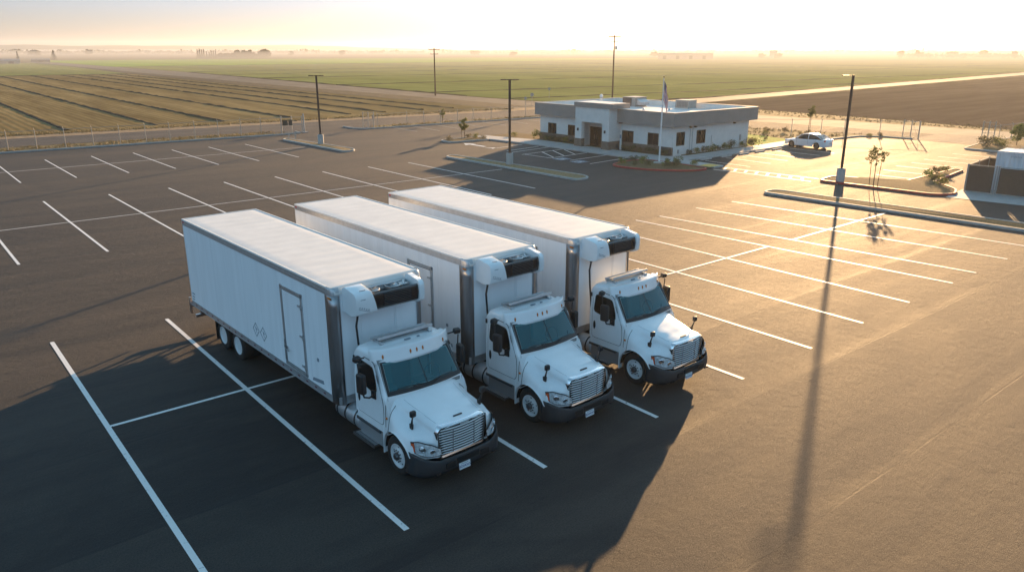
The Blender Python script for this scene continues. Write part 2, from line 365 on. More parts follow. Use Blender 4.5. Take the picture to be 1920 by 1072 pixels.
# lot asphalt
sheet('parking_lot', [(-120,-120),(88.5,-120),(88.5,35.8),(85.6,42.3),(80.6,42.8),(76.8,44.9),(70,44.9),(70,48),(60,66),(73,ky(73)),(46.8,ky(46.8)),(46,90),(38.6,90),(37.6,ky(37.6)),(-120,ky(-120))], 0, M['asphalt'])
sheet('parking_lot_north', [(46,66),(84,62),(84,ky(84)),(46.5,ky(46.5))], .003, M['asphalt'])
# roads
sheet('north_road', [(-300,ry0(-300)),(90,ry0(90)),(104,ry1(104)),(-300,ry1(-300))], .006, M['road'])
sheet('north_road_shoulder', [(-300,ry1(-300)),(100,ry1(100)),(100,ry1(100)+6),(60,ry1(60)+3.2),(-300,ry1(-300)+3)], -.004, M['dirt'])
sheet('lot_entry', [(37.6,85.5),(46.6,85.1),(50,ry0(50)+.4),(34,ry0(34)+.4)], .009, M['road'])
sheet('east_road', [(84.9,56),(89.8,38),(93,20),(98,-60),(105,-60),(98,20),(94.8,40),(93.1,60.5),(92,92),(84,88)], .006, M['road'])
sheet('east_road_shoulder', [(94.8,40),(98,20),(105,-60),(114,-60),(105,20),(104,40),(102.3,66.6),(101,96),(92,95),(93.1,60.5)], .001, M['paleroad'])
sheet('east_entry', [(87.3,29.8),(87.2,37.6),(96,38),(97,28)], .012, M['entry'])
sheet('dirt_road', [(81,101),(97,97),(97,112),(96.2,134),(100,231),(105,342),(106,640),(92,700),(82,335),(79,193),(81,132)], -.002, M['dirtroad'])
sheet('roadside_ditch', [(80.5,103),(88,101),(88,132),(86.5,193),(88,335),(95,640),(92,640),(81.5,335),(78.5,193),(80.5,132)], .001, M['ditch'])
sheet('pale_field_road', [(93,92),(120,89.2),(185,95),(338,107),(900,151),(900,168),(376,119),(202,103.2),(131,97),(93,98)], .004, M['paleroad'])
# fields with modelled furrows
def field(name, pts, z, m): return sheet(name, pts, z, m)
field('stubble_field', [(-400,127),(60,101.2),(80,103.5),(80,130),(78,193),(80,334),(-400,334)], .02, M['stubble'])
field('green_field_west', [(-900,337),(80.4,337),(88,480),(92,640),(-900,640)], .02, M['green'])
field('green_field', [(98,102),(131,98.5),(202,105),(376,121.5),(900,172),(1400,214),(1400,470),(108,470),(106,342),(101,231),(97,134)], .02, M['green'])
field('lime_field', [(107,473),(620,473),(560,700),(107,760)], .02, M['lime'])
field('ploughed_field', [(107.5,33.5),(110.4,52.8),(112,73),(113,86),(185,92.5),(338,104.5),(900,147),(1400,185),(1400,-600),(112,-600),(106,0)], .02, M['soil'])
# furrow ditches / berms as geometry
def ribbon(mb, pts, wd, h, z0=.02, seg=1):
    """low berm with a triangular section following a polyline"""
    for (a,b) in zip(pts, pts[1:]):
        a = Vector((*a,0)); b = Vector((*b,0)); n = Vector((-(b-a).y,(b-a).x,0)).normalized()
        L_ = (b-a).length; k = max(1, int(L_/seg)); vs = []
        for i in range(k+1):
            p = a.lerp(b, i/k); hh = h*(.6+.8*noise.noise(Vector((p.x*.4,p.y*.4,0)))); ww = wd*(1+.4*noise.noise(Vector((p.x*.2,p.y*.3,5))))
            for t,zz in ((-1,0),(-.35,1),(.35,1),(1,0)): q = p+n*t*ww/2; vs.append((q.x,q.y,z0+hh*zz))
        mb.add(vs, [(i*4+j,(i+1)*4+j,(i+1)*4+j+1,i*4+j+1) for i in range(k) for j in range(3)])
M['berm'] = mat('dark_furrow_soil', (.055,.042,.028), .95, var=.4, scale=2, bump=1, bscale=10)
mb = MB()
for x in (-2,8,18,28.3,36.8,46.3,56,62,69,75): ribbon(mb, [(x-.3,106.5),(x+.2,180),(x+.6,333)], .62, .22, seg=1.5)
mb.build('field_furrows', M['berm'], kind='structure', smooth=60)
mb = MB()
for p in ([(105,342),(400,372),(900,420)],[(101,257),(293,243),(632,203)],[(99,196),(200,190),(700,175)],[(98.5,149),(179,138),(384,123)],[(98,120),(150,113),(250,108)],[(80,335.5),(-400,335.5)],[(103,300),(400,300),(1300,300)],[(107,471.5),(1000,471.5)],[(97.4,134),(101,231),(105.5,342)],[(112.5,87.5),(185,93.3),(338,105.6)],[(98,101),(131,97.9),(202,104.2),(376,120.5)]): ribbon(mb, p, .8, .18, seg=4)
mb.build('field_drains', M['berm'], kind='structure', smooth=60)

# hills on the horizon (west of north)
def hill_h(t): return 36*(.75+.5*noise.noise(Vector((t*3.1,0,3)))+.12*noise.noise(Vector((t*17,0,1))))*max(0,min(1,(1-t)*3.2))*min(1,.6+t)
mb = MB(); A0, A1, n = R(96), R(52), 120; vs = []
for i in range(n+1):
    t = i/n; a = A0+(A1-A0)*t; d = 4400
    for k,(dd,hh) in enumerate(((-260,0),(0,1),(400,.75),(900,0))):
        vs.append(((d+dd)*math.cos(a),(d+dd)*math.sin(a),-.5+hill_h(t)*hh*(1+.1*noise.noise(Vector((t*9,k,0))))))
mb.add(vs, [(i*4+j,(i+1)*4+j,(i+1)*4+j+1,i*4+j+1) for i in range(n) for j in range(3)])
mb.build('hills', mat('hill_scrub',(.10,.095,.06),.95,var=.2,scale=.01), kind='structure', smooth=60)

# ------------------------------------------------------------------ painted markings
def stripe(mb, a, b, wd=.105, z=.008):
    a = Vector((*a,z)); b = Vector((*b,z)); n = Vector((-(b-a).y,(b-a).x,0)).normalized()*wd/2
    mb.quad(a-n, b-n, b+n, a+n)
S_ = .8636
mb = MB()
for x in (-10.9,-7.3,-3.65,0.05,3.7,7.4): pass
for i in range(-4, 11):           # far row
    x = 7.4+3.62*i if i < 0 else [7.4,11.1,14.85,18.45,22.0,25.55,29.3][i] if i < 7 else None
    if x is None: continue
    stripe(mb, (x-.05,79.4), (x+.05,66.5))
mb.build('parking_lines_far_row', M['paint'], kind='structure', smooth=0)
mb = MB()
for x in (-11.9,-8.1,-4.2,-.3,3.75,7.5,11.4,15.3,19.25,23.2,27.2,31.35,35.3): stripe(mb, (x-.05,57.2), (x+.1,40.5), .12)
mb.build('parking_lines_middle_row', M['paint'], kind='structure', smooth=0)
mb = MB()
for x,y1 in ((-8.6,28.5),(-4.6,28.5),(-.6,28.5),(3.2,28.5),(6.9,28.45),(10.75,28.5),(14.8,28.6),(18.75,28.7),(22.6,28.7),(26.3,28.8),(30.0,28.8),(33.0,28.86),(34.95,28.72),(38.6,28.86),(42.1,28.7)):
    k = {33.0:1.12,34.95:1.45,38.6:1.65,42.1:1.9}.get(x, .5+.02*x)
    stripe(mb, (x,y1), (x+ (1.15 if x > 32 else .0)*(.9 if x < 34 else 1.35), 11.83 if x < 25 else 11.95), .13)
mb.build('parking_lines_truck_row', M['paint'], kind='structure', smooth=0)
mb = MB()
stripe(mb, (-20,73.1), (33,73.15), .09, .012); stripe(mb, (-20,49.15), (39.2,49.0), .09, .012)
mb.build('cross_lines_back', M['paint'], kind='structure', smooth=0)
mb = MB()
stripe(mb, (3.25,20.65), (14.75,20.6), .12, .012); stripe(mb, (22.6,20.5), (33.5,20.47), .12, .012); stripe(mb, (35.8,20.5), (46.1,20.6), .12, .012)
mb.build('cross_lines_front', M['paint'], kind='structure', smooth=0)
mb = MB()
for x,a,b in ((50.4,86,78.8),(53,84.6,77.8),(56.3,84.5,78.5),(59.9,84.3,78.3),(63.5,84.1,78.1),(67.1,83.9,77.9),(70.7,83.7,77.7),(74.3,83.5,77.5)): stripe(mb, (x,a-.3), (x-.4,b), .1, .012)
mb.build('parking_lines_north_edge', M['paintold'], kind='structure', smooth=0)
mb = MB()
for a,b in (((46.4,56.7),(52.1,57.5)),((46.9,57.9),(51.6,58.6)),((46.8,51.4),(52.0,52.0)),((47.1,49.2),(52.1,49.6)),((47.0,46.6),(52.1,47.1)),((47.5,60.3),(51.4,60.9)),((46.3,54.9),(52,55.4)),((46.6,54.9),(46.8,51.4)),
            ((47.3,51.6),(49,55.1)),((48.8,51.8),(50.5,55.2)),((50.3,51.9),(51.9,55.1))): stripe(mb, a, b, .12, .008)
# directional arrow in the aisle
mb.add([(47.3,65.6,.008),(46.6,64.3,.008),(47.15,64.3,.008),(47.1,61.9,.008),(47.5,61.9,.008),(47.55,64.3,.008),(48.0,64.3,.008)], [(0,1,2,3,4,5,6)])
mb.add([(46.6,61.2,.008),(47.7,60.6,.008),(46.9,60.1,.008),(47.0,60.5,.008)], [(0,1,2,3)])
mb.build('parking_lines_entrance', M['paint'], kind='structure', smooth=0)
mb = MB()
for x in (56.3,59.3,62.0,64.6,67.4,70.0): stripe(mb, (x,41.5), (x-.1,36.8), .11, .008)
for i in range(9): pass
stripe(mb, (54.1,38.1), (54.9,29.9), .14, .008); stripe(mb, (52.6,37.9), (53.3,29.6), .14, .008)
for i in range(8):
    y = 30.6+i*.98; x = 53.1-(y-30)*.02; stripe(mb, (x+.15,y-.25), (x+1.35,y+.35), .2, .012)
mb.build('crosswalk_and_side_stalls', M['paint'], kind='structure', smooth=0)
mb = MB()
for x,a,b in ((60.2,28.0,24.5),(63.2,28.9,24.7),(66.3,29.3,24.9),(69.2,29.3,25.2),(72.15,29.5,25.8),(75,29.5,26),(78.2,29.5,26.4)): stripe(mb, (x,a), (x+.2,b), .1, .008)
mb.build('parking_lines_east_lot', M['paint'], kind='structure', smooth=0)
for y in (50.35,48.1):                              # blue accessible-bay symbols
    sq = sheet('accessible_bay_patch', [(46.5,y-.62),(47.9,y-.6),(47.9,y+.62),(46.5,y+.6)], .009, M['bluep'])
    m2 = MB(); c0 = (47.1,y)
    for i in range(14):
        a0 = R(-120+i*18); a1 = R(-120+(i+1)*18)
        stripe(m2, (47.0+.3*math.cos(a0),y+.3*math.sin(a0)), (47.0+.3*math.cos(a1),y+.3*math.sin(a1)), .08, .014)
    stripe(m2, (47.7,y-.1), (47.2,y-.1), .09, .014); stripe(m2, (47.2,y-.1), (47.2,y+.3), .09, .014); stripe(m2, (47.2,y+.3), (46.8,y+.45), .08, .014)
    m2.build('accessible_bay_symbol', M['paint'], smooth=0, kind='structure')

# ------------------------------------------------------------------ kerbed islands, kerbs and sidewalks
def inset(pts, d):
    n = len(pts); out = []
    ar = sum(pts[i][0]*pts[(i+1)%n][1]-pts[(i+1)%n][0]*pts[i][1] for i in range(n)); sg = 1 if ar > 0 else -1
    for i in range(n):
        p0 = Vector(pts[i-1]); p1 = Vector(pts[i]); p2 = Vector(pts[(i+1)%n])
        d1 = (p1-p0).normalized(); d2 = (p2-p1).normalized()
        n1 = Vector((-d1.y,d1.x))*sg; n2 = Vector((-d2.y,d2.x))*sg; b = (n1+n2).normalized()
        out.append(tuple(p1+b*d/max(.35,b.dot(n1))))
    return out
def rounded(pts, r, k=5):
    n = len(pts); out = []
    for i in range(n):
        p0 = Vector(pts[i-1]); p1 = Vector(pts[i]); p2 = Vector(pts[(i+1)%n])
        rr = min(r, (p0-p1).length*.48, (p2-p1).length*.48)
        a = p1+(p0-p1).normalized()*rr; b = p1+(p2-p1).normalized()*rr
        for j in range(k+1):
            t = j/k; out.append(tuple(a*(1-t)**2+p1*2*t*(1-t)+b*t*t))
    return out
def island(name, pts, r=.5, top=.15, kerb=None, fill=None, kw=.15, fillname='planting_bed'):
    o = rounded(pts, r); i = inset(o, kw); n = len(o); mb = MB()
    o2 = inset(o, .02)
    vs = [(x,y,-.01) for x,y in o]+[(x,y,top-.02) for x,y in o]+[(x,y,top) for x,y in o2]+[(x,y,top) for x,y in i]+[(x,y,top-.1) for x,y in i]
    mb.add(vs, [(k*n+j, k*n+(j+1)%n, (k+1)*n+(j+1)%n, (k+1)*n+j) for k in range(4) for j in range(n)])
    mb.build(name, kerb or M['concrete'], kind='structure', smooth=35)
    f = MB(); cx_ = sum(p[0] for p in i)/n; cy_ = sum(p[1] for p in i)/n
    rings = [[(x,y,top-.05) for x,y in i]]
    for t in (.66,.33): rings.append([(cx_+(x-cx_)*t, cy_+(y-cy_)*t, top-.02+.05*noise.noise(Vector((x,y,t*9)))+.02) for x,y in i])
    vs = sum(rings, [])+[(cx_,cy_,top+.02)]
    fs = [(k*n+j,k*n+(j+1)%n,(k+1)*n+(j+1)%n,(k+1)*n+j) for k in range(2) for j in range(n)]+[(2*n+j,2*n+(j+1)%n,3*n) for j in range(n)]
    f.add(vs, fs).build(fillname, fill or M['mulch'], kind='structure', smooth=60)
M['tanfill'] = mat('tan_island_fill', (.27,.19,.10), .95, var=.35, scale=5, bump=1, bscale=22)
island('traffic_island_west', [(33.7,80.4),(34.6,81.2),(35.9,68.0),(35.3,67.0),(34.2,67.0)], .6, fill=M['tanfill'])
island('traffic_island_middle', [(39.55,57.9),(40.8,58.4),(41.9,42.0),(41.3,40.9),(39.9,40.9)], .7, fill=M['tanfill'])
island('traffic_island_east', [(46.1,29.2),(47.8,29.2),(50.6,-6),(48.2,-6)], .75)
island('traffic_island_north', [(46.4,68.9),(46.3,66.6),(51.3,66.0),(51.6,69.3)], .8)
# red kerbed flagpole bed and red kerbed east bed
island('flagpole_bed_kerb', [(47.6,44.8),(47.3,43.2),(48.0,40.6),(50.2,38.2),(52.3,37.9),(52.5,44.4),(51.0,45.5)], .9, kerb=M['redkerb'], fillname='flagpole_bed')
island('east_bed_kerb', [(53.7,29.3),(56.5,29.7),(58.1,25.0),(67.6,25.2),(67.6,24.4),(59.8,23.4),(57.6,21.0),(55.6,20.3),(54.3,21.3)], .7, kerb=M['redkerb'], fillname='east_planting_bed')
island('north_east_bed_kerb', [(82.6,30.3),(82.6,26.6),(97,25.5),(97,30.9),(88,30.9)], .6, fillname='gate_planting_bed')
# sidewalk in front and along the side of the office
mb = MB()
mb.prism([(51.2,66.2),(51.9,61),(52,57.5),(52.1,49.6),(52.2,46.5),(52.5,44.5),(53.1,38.2),(54.4,38.2),(54.6,42.2),(77.2,42.6),(77.2,44.9),(57.1,44.1),(55.2,44.9),(54.9,49.5),(54.9,61.9),(53.0,69.4),(51.7,69.4)], 'z', -.01, .14)
mb.build('sidewalk', M['walk'], kind='structure', smooth=0, bevel=.02)
sheet('tactile_paving', [(52.7,38.3),(54.2,38.3),(54.2,39.5),(52.7,39.5)], .146, M['yellow'])
mb = MB()
for i in range(15): y = 47+i*1.5; mb.box(52.15,54.85,y,y+.02,.139,.1425)
for i in range(14): x = 56.5+i*1.5; mb.box(x,x+.02,42.3,44.2,.139,.1425)
mb.build('sidewalk_joints', M['seam'], kind='structure', smooth=0)
mb = MB(); mb.prism([(54.95,44.95),(55.9,44.95),(55.9,63.2),(54.95,63.2)], 'z', 0, .1); mb.prism([(57.2,44.12),(77,44.9),(77,44.95),(57.2,44.95)], 'z', 0, .1)
mb.prism([(53.2,63.3),(58,63.3),(58,69.4),(53.3,69.4)], 'z', 0, .09)
mb.build('foundation_bed', M['mulch'], kind='structure', smooth=0)
sheet('lawn', [(68.7,45),(76.6,45.2),(78.2,51.8),(69.4,52.4)], .045, M['lawn'])
sheet('east_dirt_bed', [(76.7,44.95),(80.7,43),(85.6,42.6),(87.2,37.9),(89,37.9),(84.8,56),(70,62),(68.6,52.4),(78.2,51.8)], .02, M['verge'])
def kerbline(name, pts, wd=.17, top=.15, m=None):
    mb = MB()
    P = [Vector((*p,0)) for p in pts]; L_ = []; Rr = []
    for i,p in enumerate(P):
        t = (P[min(i+1,len(P)-1)]-P[max(i-1,0)]).normalized(); n = Vector((-t.y,t.x,0))*wd/2; L_.append(p-n); Rr.append(p+n)
    vs = []
    for a,b in zip(L_,Rr): vs += [(a.x,a.y,-.01),(a.x,a.y,top),(b.x,b.y,top),(b.x,b.y,-.01)]
    mb.add(vs, [(i*4+j,(i+1)*4+j,(i+1)*4+j+1,i*4+j+1) for i in range(len(P)-1) for j in range(3)]+[(0,1,2,3),tuple(len(vs)-4+k for k in (3,2,1,0))])
    mb.build(name, m or M['concrete'], kind='structure', smooth=0, bevel=.015)
kerbline('kerb_north_west', [(-110,ky(-110)),(0,ky(0)),(36,ky(36)),(38.2,ky(38)+.3),(38.4,ky(38)+2.0)])
kerbline('kerb_north_east', [(45.6,89.2),(45.7,86.7),(46.8,ky(46.8)),(60,ky(60)),(84,ky(84))])
kerbline('kerb_east', [(77.2,44.9),(80.5,42.9),(85.6,42.4),(87.2,40.5),(87.7,37.4)])
kerbline('kerb_east_lot', [(88.4,29),(88.6,10),(88.6,-60)])

# ------------------------------------------------------------------ the truck
def lerp_keys(keys, t):
    if t <= keys[0][0]: return keys[0][1]
    for (a,va),(b,vb) in zip(keys, keys[1:]):
        if t <= b:
            u = (t-a)/(b-a); u = u*u*(3-2*u)*.5+u*.5
            if isinstance(va,(int,float)): return va+(vb-va)*u
            return tuple(x+(y-x)*u for x,y in zip(va,vb))
    return keys[-1][1]
def catmull(P, k=4):
    out = []
    for i in range(len(P)-1):
        p0 = P[max(i-1,0)]; p1 = P[i]; p2 = P[i+1]; p3 = P[min(i+2,len(P)-1)]
        for j in range(k):
            t = j/k; out.append(tuple(.5*((2*b)+(c-a)*t+(2*a-5*b+4*c-d)*t*t+(-a+3*b-3*c+d)*t**3) for a,b,c,d in zip(p0,p1,p2,p3)))
    out.append(P[-1]); return out
AY, AZ, AR = .13, .46, .62        # front axle y, z and arch radius
# hood half-profile control points (x,z) keyed by y: centre, mid, crest, valley, fender top, shoulder, side, side low
HK = [(-.93,[(0,1.42),(.35,1.415),(.66,1.38),(.69,1.22),(.70,1.04),(.69,.90),(.70,.80),(.70,.70)]),
      (-.84,[(0,1.43),(.36,1.425),(.68,1.39),(.73,1.24),(.80,1.06),(.90,.95),(.95,.84),(.96,.70)]),
      (-.72,[(0,1.46),(.37,1.455),(.69,1.415),(.735,1.26),(.88,1.12),(1.01,1.02),(1.09,.88),(1.10,.72)]),
      (-.50,[(0,1.49),(.38,1.485),(.70,1.43),(.765,1.27),(.94,1.20),(1.09,1.12),(1.18,.95),(1.19,.76)]),
      (-.15,[(0,1.57),(.42,1.565),(.74,1.51),(.81,1.345),(.99,1.28),(1.14,1.20),(1.22,1.05),(1.225,.8)]),
      (.20,[(0,1.65),(.46,1.64),(.78,1.58),(.855,1.43),(1.02,1.36),(1.14,1.25),(1.21,1.08),(1.215,.8)]),
      (.58,[(0,1.74),(.50,1.73),(.83,1.68),(.97,1.58),(1.05,1.46),(1.10,1.28),(1.14,1.05),(1.15,.8)]),
      (.72,[(0,1.76),(.50,1.75),(.83,1.70),(.99,1.62),(1.07,1.50),(1.10,1.30),(1.12,1.05),(1.13,.8)])]
def hood_profile(y):
    k = [(a, tuple(sum(v,()))) for a,v in HK]
    f = lerp_keys(k, y); P = [(f[i],f[i+1]) for i in range(0,len(f),2)]
    # lower edge follows the wheel arch, behind it the fender leg drops down
    d = abs(y-AY)
    zb = AZ+math.sqrt(max(0,AR*AR-d*d)) if d < AR else (.30 if y > AY else .70)
    if y < AY and d >= AR*.9: zb = max(zb,.70)
    zb = min(zb, P[-1][1]+.35) if d < AR else zb
    if d < AR: P = P[:6]+[(P[6][0], max(P[6][1]*.5+zb*.5, zb+.02)), (P[7][0]+.015, zb)]
    else: P = P[:7]+[(P[7][0], zb)]
    return P
def hood_pt(y, s, off=0):
    P = catmull(hood_profile(y), 4); n = len(P)-1; u = s*n; i = min(int(u), n-1); t = u-i
    a = Vector(P[i]); b = Vector(P[i+1]); p = a.lerp(b, t)
    # plan curve: nose wraps back towards the sides
    yy = y + (.16*(p.x/1.1)**2 if y < -.5 else 0)*min(1,(-.5-y)/.4 if y < -.5 else 0)
    nrm = Vector((-(b-a).y,(b-a).x)); nrm = nrm.normalized() if nrm.length else Vector((0,1))
    if nrm.x < 0 and s > .5: nrm = -nrm
    return Vector((p.x+nrm.x*off, yy, p.y+nrm.y*off))

def roofz(y):   # top line of the cab, windshield included
    return lerp_keys([(.50,1.76),(.98,2.46)], y) if y <= .98 else lerp_keys([(.98,2.46),(1.02,2.58),(1.12,2.68),(1.4,2.74),(1.8,2.74),(1.93,2.70),(2.0,2.62)], y)
def cab_profile(y):
    zt = roofz(y)
    if y <= .98:
        z = 1.76+(y-.5)/.48*.70; wt = 1.06-.09*(z-1.76)/.70; zb = .98
        return [(0,z),(wt*.5,z),(wt-.1,z),(wt-.02,z-.02),(wt+.02,z-.1),(1.10,min(z-.15,1.70)),(1.11,1.4),(1.11,zb)]
    e = .98+.10*min(1,max(0,(y-1.0)/.7))
    return [(0,zt),(.45,zt-.005),(e-.18,zt-.03),(e-.06,zt-.075),(e,zt-.17),(max(e,1.075),2.2),(1.11,1.72),(1.11,.98)]
def cab_pt(y, s, off=0):
    P = catmull(cab_profile(y), 3); n = len(P)-1; u = s*n; i = min(int(u), n-1); t = u-i
    p = Vector(P[i]).lerp(Vector(P[i+1]), t)
    yy = y + .13*min(1,(p.x/1.05))**2*(1 if y < 1.0 else max(0,1-(y-1.0)/.3))*(1 if p.y > 1.7 else max(0,(p.y-1.4)/.3))
    return Vector((p.x,yy,p.y))

def wheel(mb_parent, x, y, z, side, r=.48, wd=.27, front=True, name='wheel'):
    """side -1: outer face towards -x"""
    s = side
    wobj = bpy.data.objects.new(name, None); C.objects.link(wobj); wobj.parent = mb_parent; wobj.location = (x,y,z); wobj.empty_display_size = .2
    t = MB(); t.lathe([(r*.60,0),(r*.78,s*.015),(r*.93,s*.0),(r,-s*.04),(r,-s*(wd-.04)),(r*.93,-s*wd),(r*.6,-s*wd)], (0,0,0), 'x', 36, False)
    for k in range(44):
        a = 2*math.pi*k/44; c, sn = math.cos(a), math.sin(a); w_ = .028
        for xx in (-.045,-.125,-.205):
            q = [(s*xx*1,(r+.006)*c-w_*sn,(r+.006)*sn+w_*c),(s*xx,(r+.006)*c+w_*sn,(r+.006)*sn-w_*c),(s*(xx-.05),(r+.006)*c+w_*sn,(r+.006)*sn-w_*c),(s*(xx-.05),(r+.006)*c-w_*sn,(r+.006)*sn+w_*c)]
            t.add(q, [(0,1,2,3)])
    t.build('tyre', M['rubber'], wobj)
    rm = MB()
    if front:
        rm.lathe([(r*.61,-s*.03),(r*.62,s*.012),(r*.585,s*.015),(r*.56,-s*.03),(r*.5,-s*.055),(r*.36,-s*.01),(r*.25,s*.012),(r*.2,s*.012)], (0,0,0), 'x', 36)
    else:
        rm.lathe([(r*.61,-s*.03),(r*.62,s*.010),(r*.585,s*.012),(r*.56,-s*.05),(r*.5,-s*.13),(r*.30,-s*.16),(r*.2,-s*.16)], (0,0,0), 'x', 36)
    rim = rm.build('rim', M['rim'], wobj)
    hb = MB(); b0 = -.02 if front else -.17
    hb.lathe([(r*.20,s*b0),(r*.20,s*(b0+.06)),(r*.14,s*(b0+.11)),(r*.05,s*(b0+.115))], (0,0,0), 'x', 16)
    for k in range(10):
        a = 2*math.pi*k/10; hb.lathe([(.017,s*(b0+.005)),(.017,s*(b0+.05))], (0,r*.285*math.cos(a),r*.285*math.sin(a)), 'x', 6)
        if front and k % 2 == 0: hb.lathe([(.03,s*(-.034)),(.028,s*(-.028))], (0,r*.44*math.cos(a+.3),r*.44*math.sin(a+.3)), 'x', 10)
    hb.build('hub', M['hub'], wobj)
    return wobj

def text_mesh(name, body, size, m, parent, loc, rot, ext=.002, shear=0):
    cu = bpy.data.curves.new(name, 'FONT'); cu.body = body; cu.size = size; cu.extrude = ext; cu.align_x = 'CENTER'; cu.align_y = 'CENTER'; cu.shear = shear
    t = bpy.data.objects.new(name+'_tmp', cu); C.objects.link(t)
    dg = bpy.context.evaluated_depsgraph_get(); me = bpy.data.meshes.new_from_object(t.evaluated_get(dg)); me.name = name
    bpy.data.objects.remove(t); bpy.data.curves.remove(cu)
    me.materials.clear(); me.materials.append(m)
    o = bpy.data.objects.new(name, me); C.objects.link(o); o.parent = parent; o.location = loc; o.rotation_euler = rot
    return o

def make_truck():
    T = thing('box_truck', 'white refrigerated box truck beside the empty shaded bay, its whole long side in view', 'truck', group='white refrigerated box trucks parked side by side')
    # --- cargo box
    X, Y0, Y1, ZB, ZT = 1.30, 2.58, 13.12, .90, 3.97
    r = .13
    pl = [(-X,Y1),(-X,Y0+r)]+[(-X+r-r*math.cos(a),Y0+r-r*math.sin(a)) for a in (R(22),R(45),R(67))]+[(-X+r,Y0),(X-r,Y0)]+[(X-r+r*math.sin(a),Y0+r-r*math.cos(a)) for a in (R(22),R(45),R(67))]+[(X,Y0+r),(X,Y1)]
    bxm = MB().prism(pl, 'z', ZB, ZT-.17); bxm.box(-X,X,Y0+.16,Y1,ZT-.169,ZT-.03); box = bxm.build('cargo_box', M['panel'], T)
    rf = MB()
    def rfn(u,v):
        x = -X+.03+(2*X-.06)*u; y = Y0+.05+(Y1-Y0-.08)*v
        e = min(1, min(u,1-u)*14, min(v,1-v)*60)
        return (x,y,ZT-.02+e*(.018+.0030*math.sin(y*2*math.pi/.61+.9*math.sin(x*1.3))*(.6+.5*noise.noise(Vector((x*.7,y*.5,0))))))
    rf.grid(rfn, 14, 190).build('roof', M['roofw'], box, smooth=60)
    ed = MB(); ed.box(-X-.012,-X+.045,Y0+.28,Y1,ZT-.045,ZT+.004); ed.box(X-.045,X+.012,Y0+.28,Y1,ZT-.045,ZT+.004); ed.box(-X+.04,X-.04,Y1-.04,Y1+.01,ZT-.045,ZT+.002)
    ed.build('roof_edge', M['roofw'], box, bevel=.008)
    # front top radius cap
    cap = MB()
    def cfn(u,v):
        x = -X+.06+(2*X-.12)*u; a = v*math.pi/2
        return (x, Y0+.16-.172*math.sin(a), ZT-.165+.172*math.cos(a))
    cap.grid(cfn, 6, 10).build('front_cap', M['roofw'], box, smooth=60)
    rails = MB(); rails.box(-X-.014,-X,Y0+.30,Y1,ZT-.20,ZT-.045); rails.box(X,X+.014,Y0+.30,Y1,ZT-.20,ZT-.045)
    rails.box(-X-.022,-X-.014,Y0+.30,Y1,ZT-.135,ZT-.12); rails.box(X+.014,X+.022,Y0+.30,Y1,ZT-.135,ZT-.12)
    rails.build('top_rail', M['alu'], box)
    br = MB(); br.box(-X-.018,-X,Y0+.33,Y1,ZB-.02,ZB+.17); br.box(X,X+.018,Y0+.33,Y1,ZB-.02,ZB+.17); br.box(-X-.026,-X-.018,Y0+.33,Y1,ZB-.02,ZB+.01)
    bro = br.build('bottom_rail', M['alu'], box)
    st = MB(); st.box(-X,X,Y0-.006,Y0+.02,ZB-.02,ZB+.2); st.build('front_sill', M['alu'], box)
    rt = mat('reflector_red', (.16,.03,.05), .4); r0 = None
    for i in range(21):
        for s_ in (-1,1):
            if r0 is None: r0 = MB().box(-.0025,.0025,-.05,.05,-.02,.02).build('reflector', rt, box, smooth=0); o_ = r0
            else: o_ = r0.copy(); C.objects.link(o_); o_.parent = box
            o_.location = (s_*(X+.0205), Y0+.75+i*.49, ZB+.08)
    # stainless corner posts wrapping the rounded front corners
    for s in (-1,1):
        arc = [(s*(X+.012),Y0+.36),(s*(X+.012),Y0+r)]+[(s*(X+.012-r-.0+(r)*math.cos(a)),Y0+r-(r+.012)*math.sin(a)) for a in (R(15),R(30),R(45),R(60),R(75),R(90))]
        arc += [(s*(X-r-.06),Y0-.012)]
        cp = MB(); n = len(arc); vs = [(x,y,z) for z in (ZB-.03,ZB+1,ZT-.5,ZT-.2) for x,y in arc]
        cp.add(vs, [(k*n+j,k*n+j+1,(k+1)*n+j+1,(k+1)*n+j) for k in range(3) for j in range(n-1)])
        cp.build('corner_post', M['steel'], box, smooth=50, thick=.006)
        # cast top corner
        tc = MB()
        def tfn(u,v,s=s):
            j = u*(n-1); i = min(int(j),n-2); f = j-i; x = arc[i][0]*(1-f)+arc[i+1][0]*f; y = arc[i][1]*(1-f)+arc[i+1][1]*f
            a = v*math.pi/2; cx_, cy_ = s*(X-.22), Y0+.42
            k = math.cos(a); kk = .84+.16*k
            return (cx_+(x-cx_)*kk*1.0 if v > 0 else x, cy_+(y-cy_)*kk if v > 0 else y, ZT-.2+.198*math.sin(a))
        tc.grid(tfn, 14, 7).build('corner_casting', M['alu'], box, smooth=60)
        ml = MB(); ml.box(s*(X+.018)-.012,s*(X+.018)+.012,Y0+.05,Y0+.20,ZT-.29,ZT-.235); ml.build('marker_light', M['amber'], box, bevel=.006)
        m3 = MB(); m3.box(s*(X+.012)-.012,s*(X+.012)+.012,Y1-.2,Y1-.08,ZT-.12,ZT-.07); m3.build('marker_light', M['red'], box, bevel=.006)
    # vertical seams / rivet lines
    M['joint'] = mat('joint_grey', (.58,.62,.66), .5)
    for y in (4.0,5.75,7.0,8.2,9.4,10.6,11.8):
        for s_ in (-1,1): MB().box(s_*X-.002,s_*X+.002,y,y+.005,ZB+.17,ZT-.2).build('panel_seam', M['joint'], box, smooth=0)
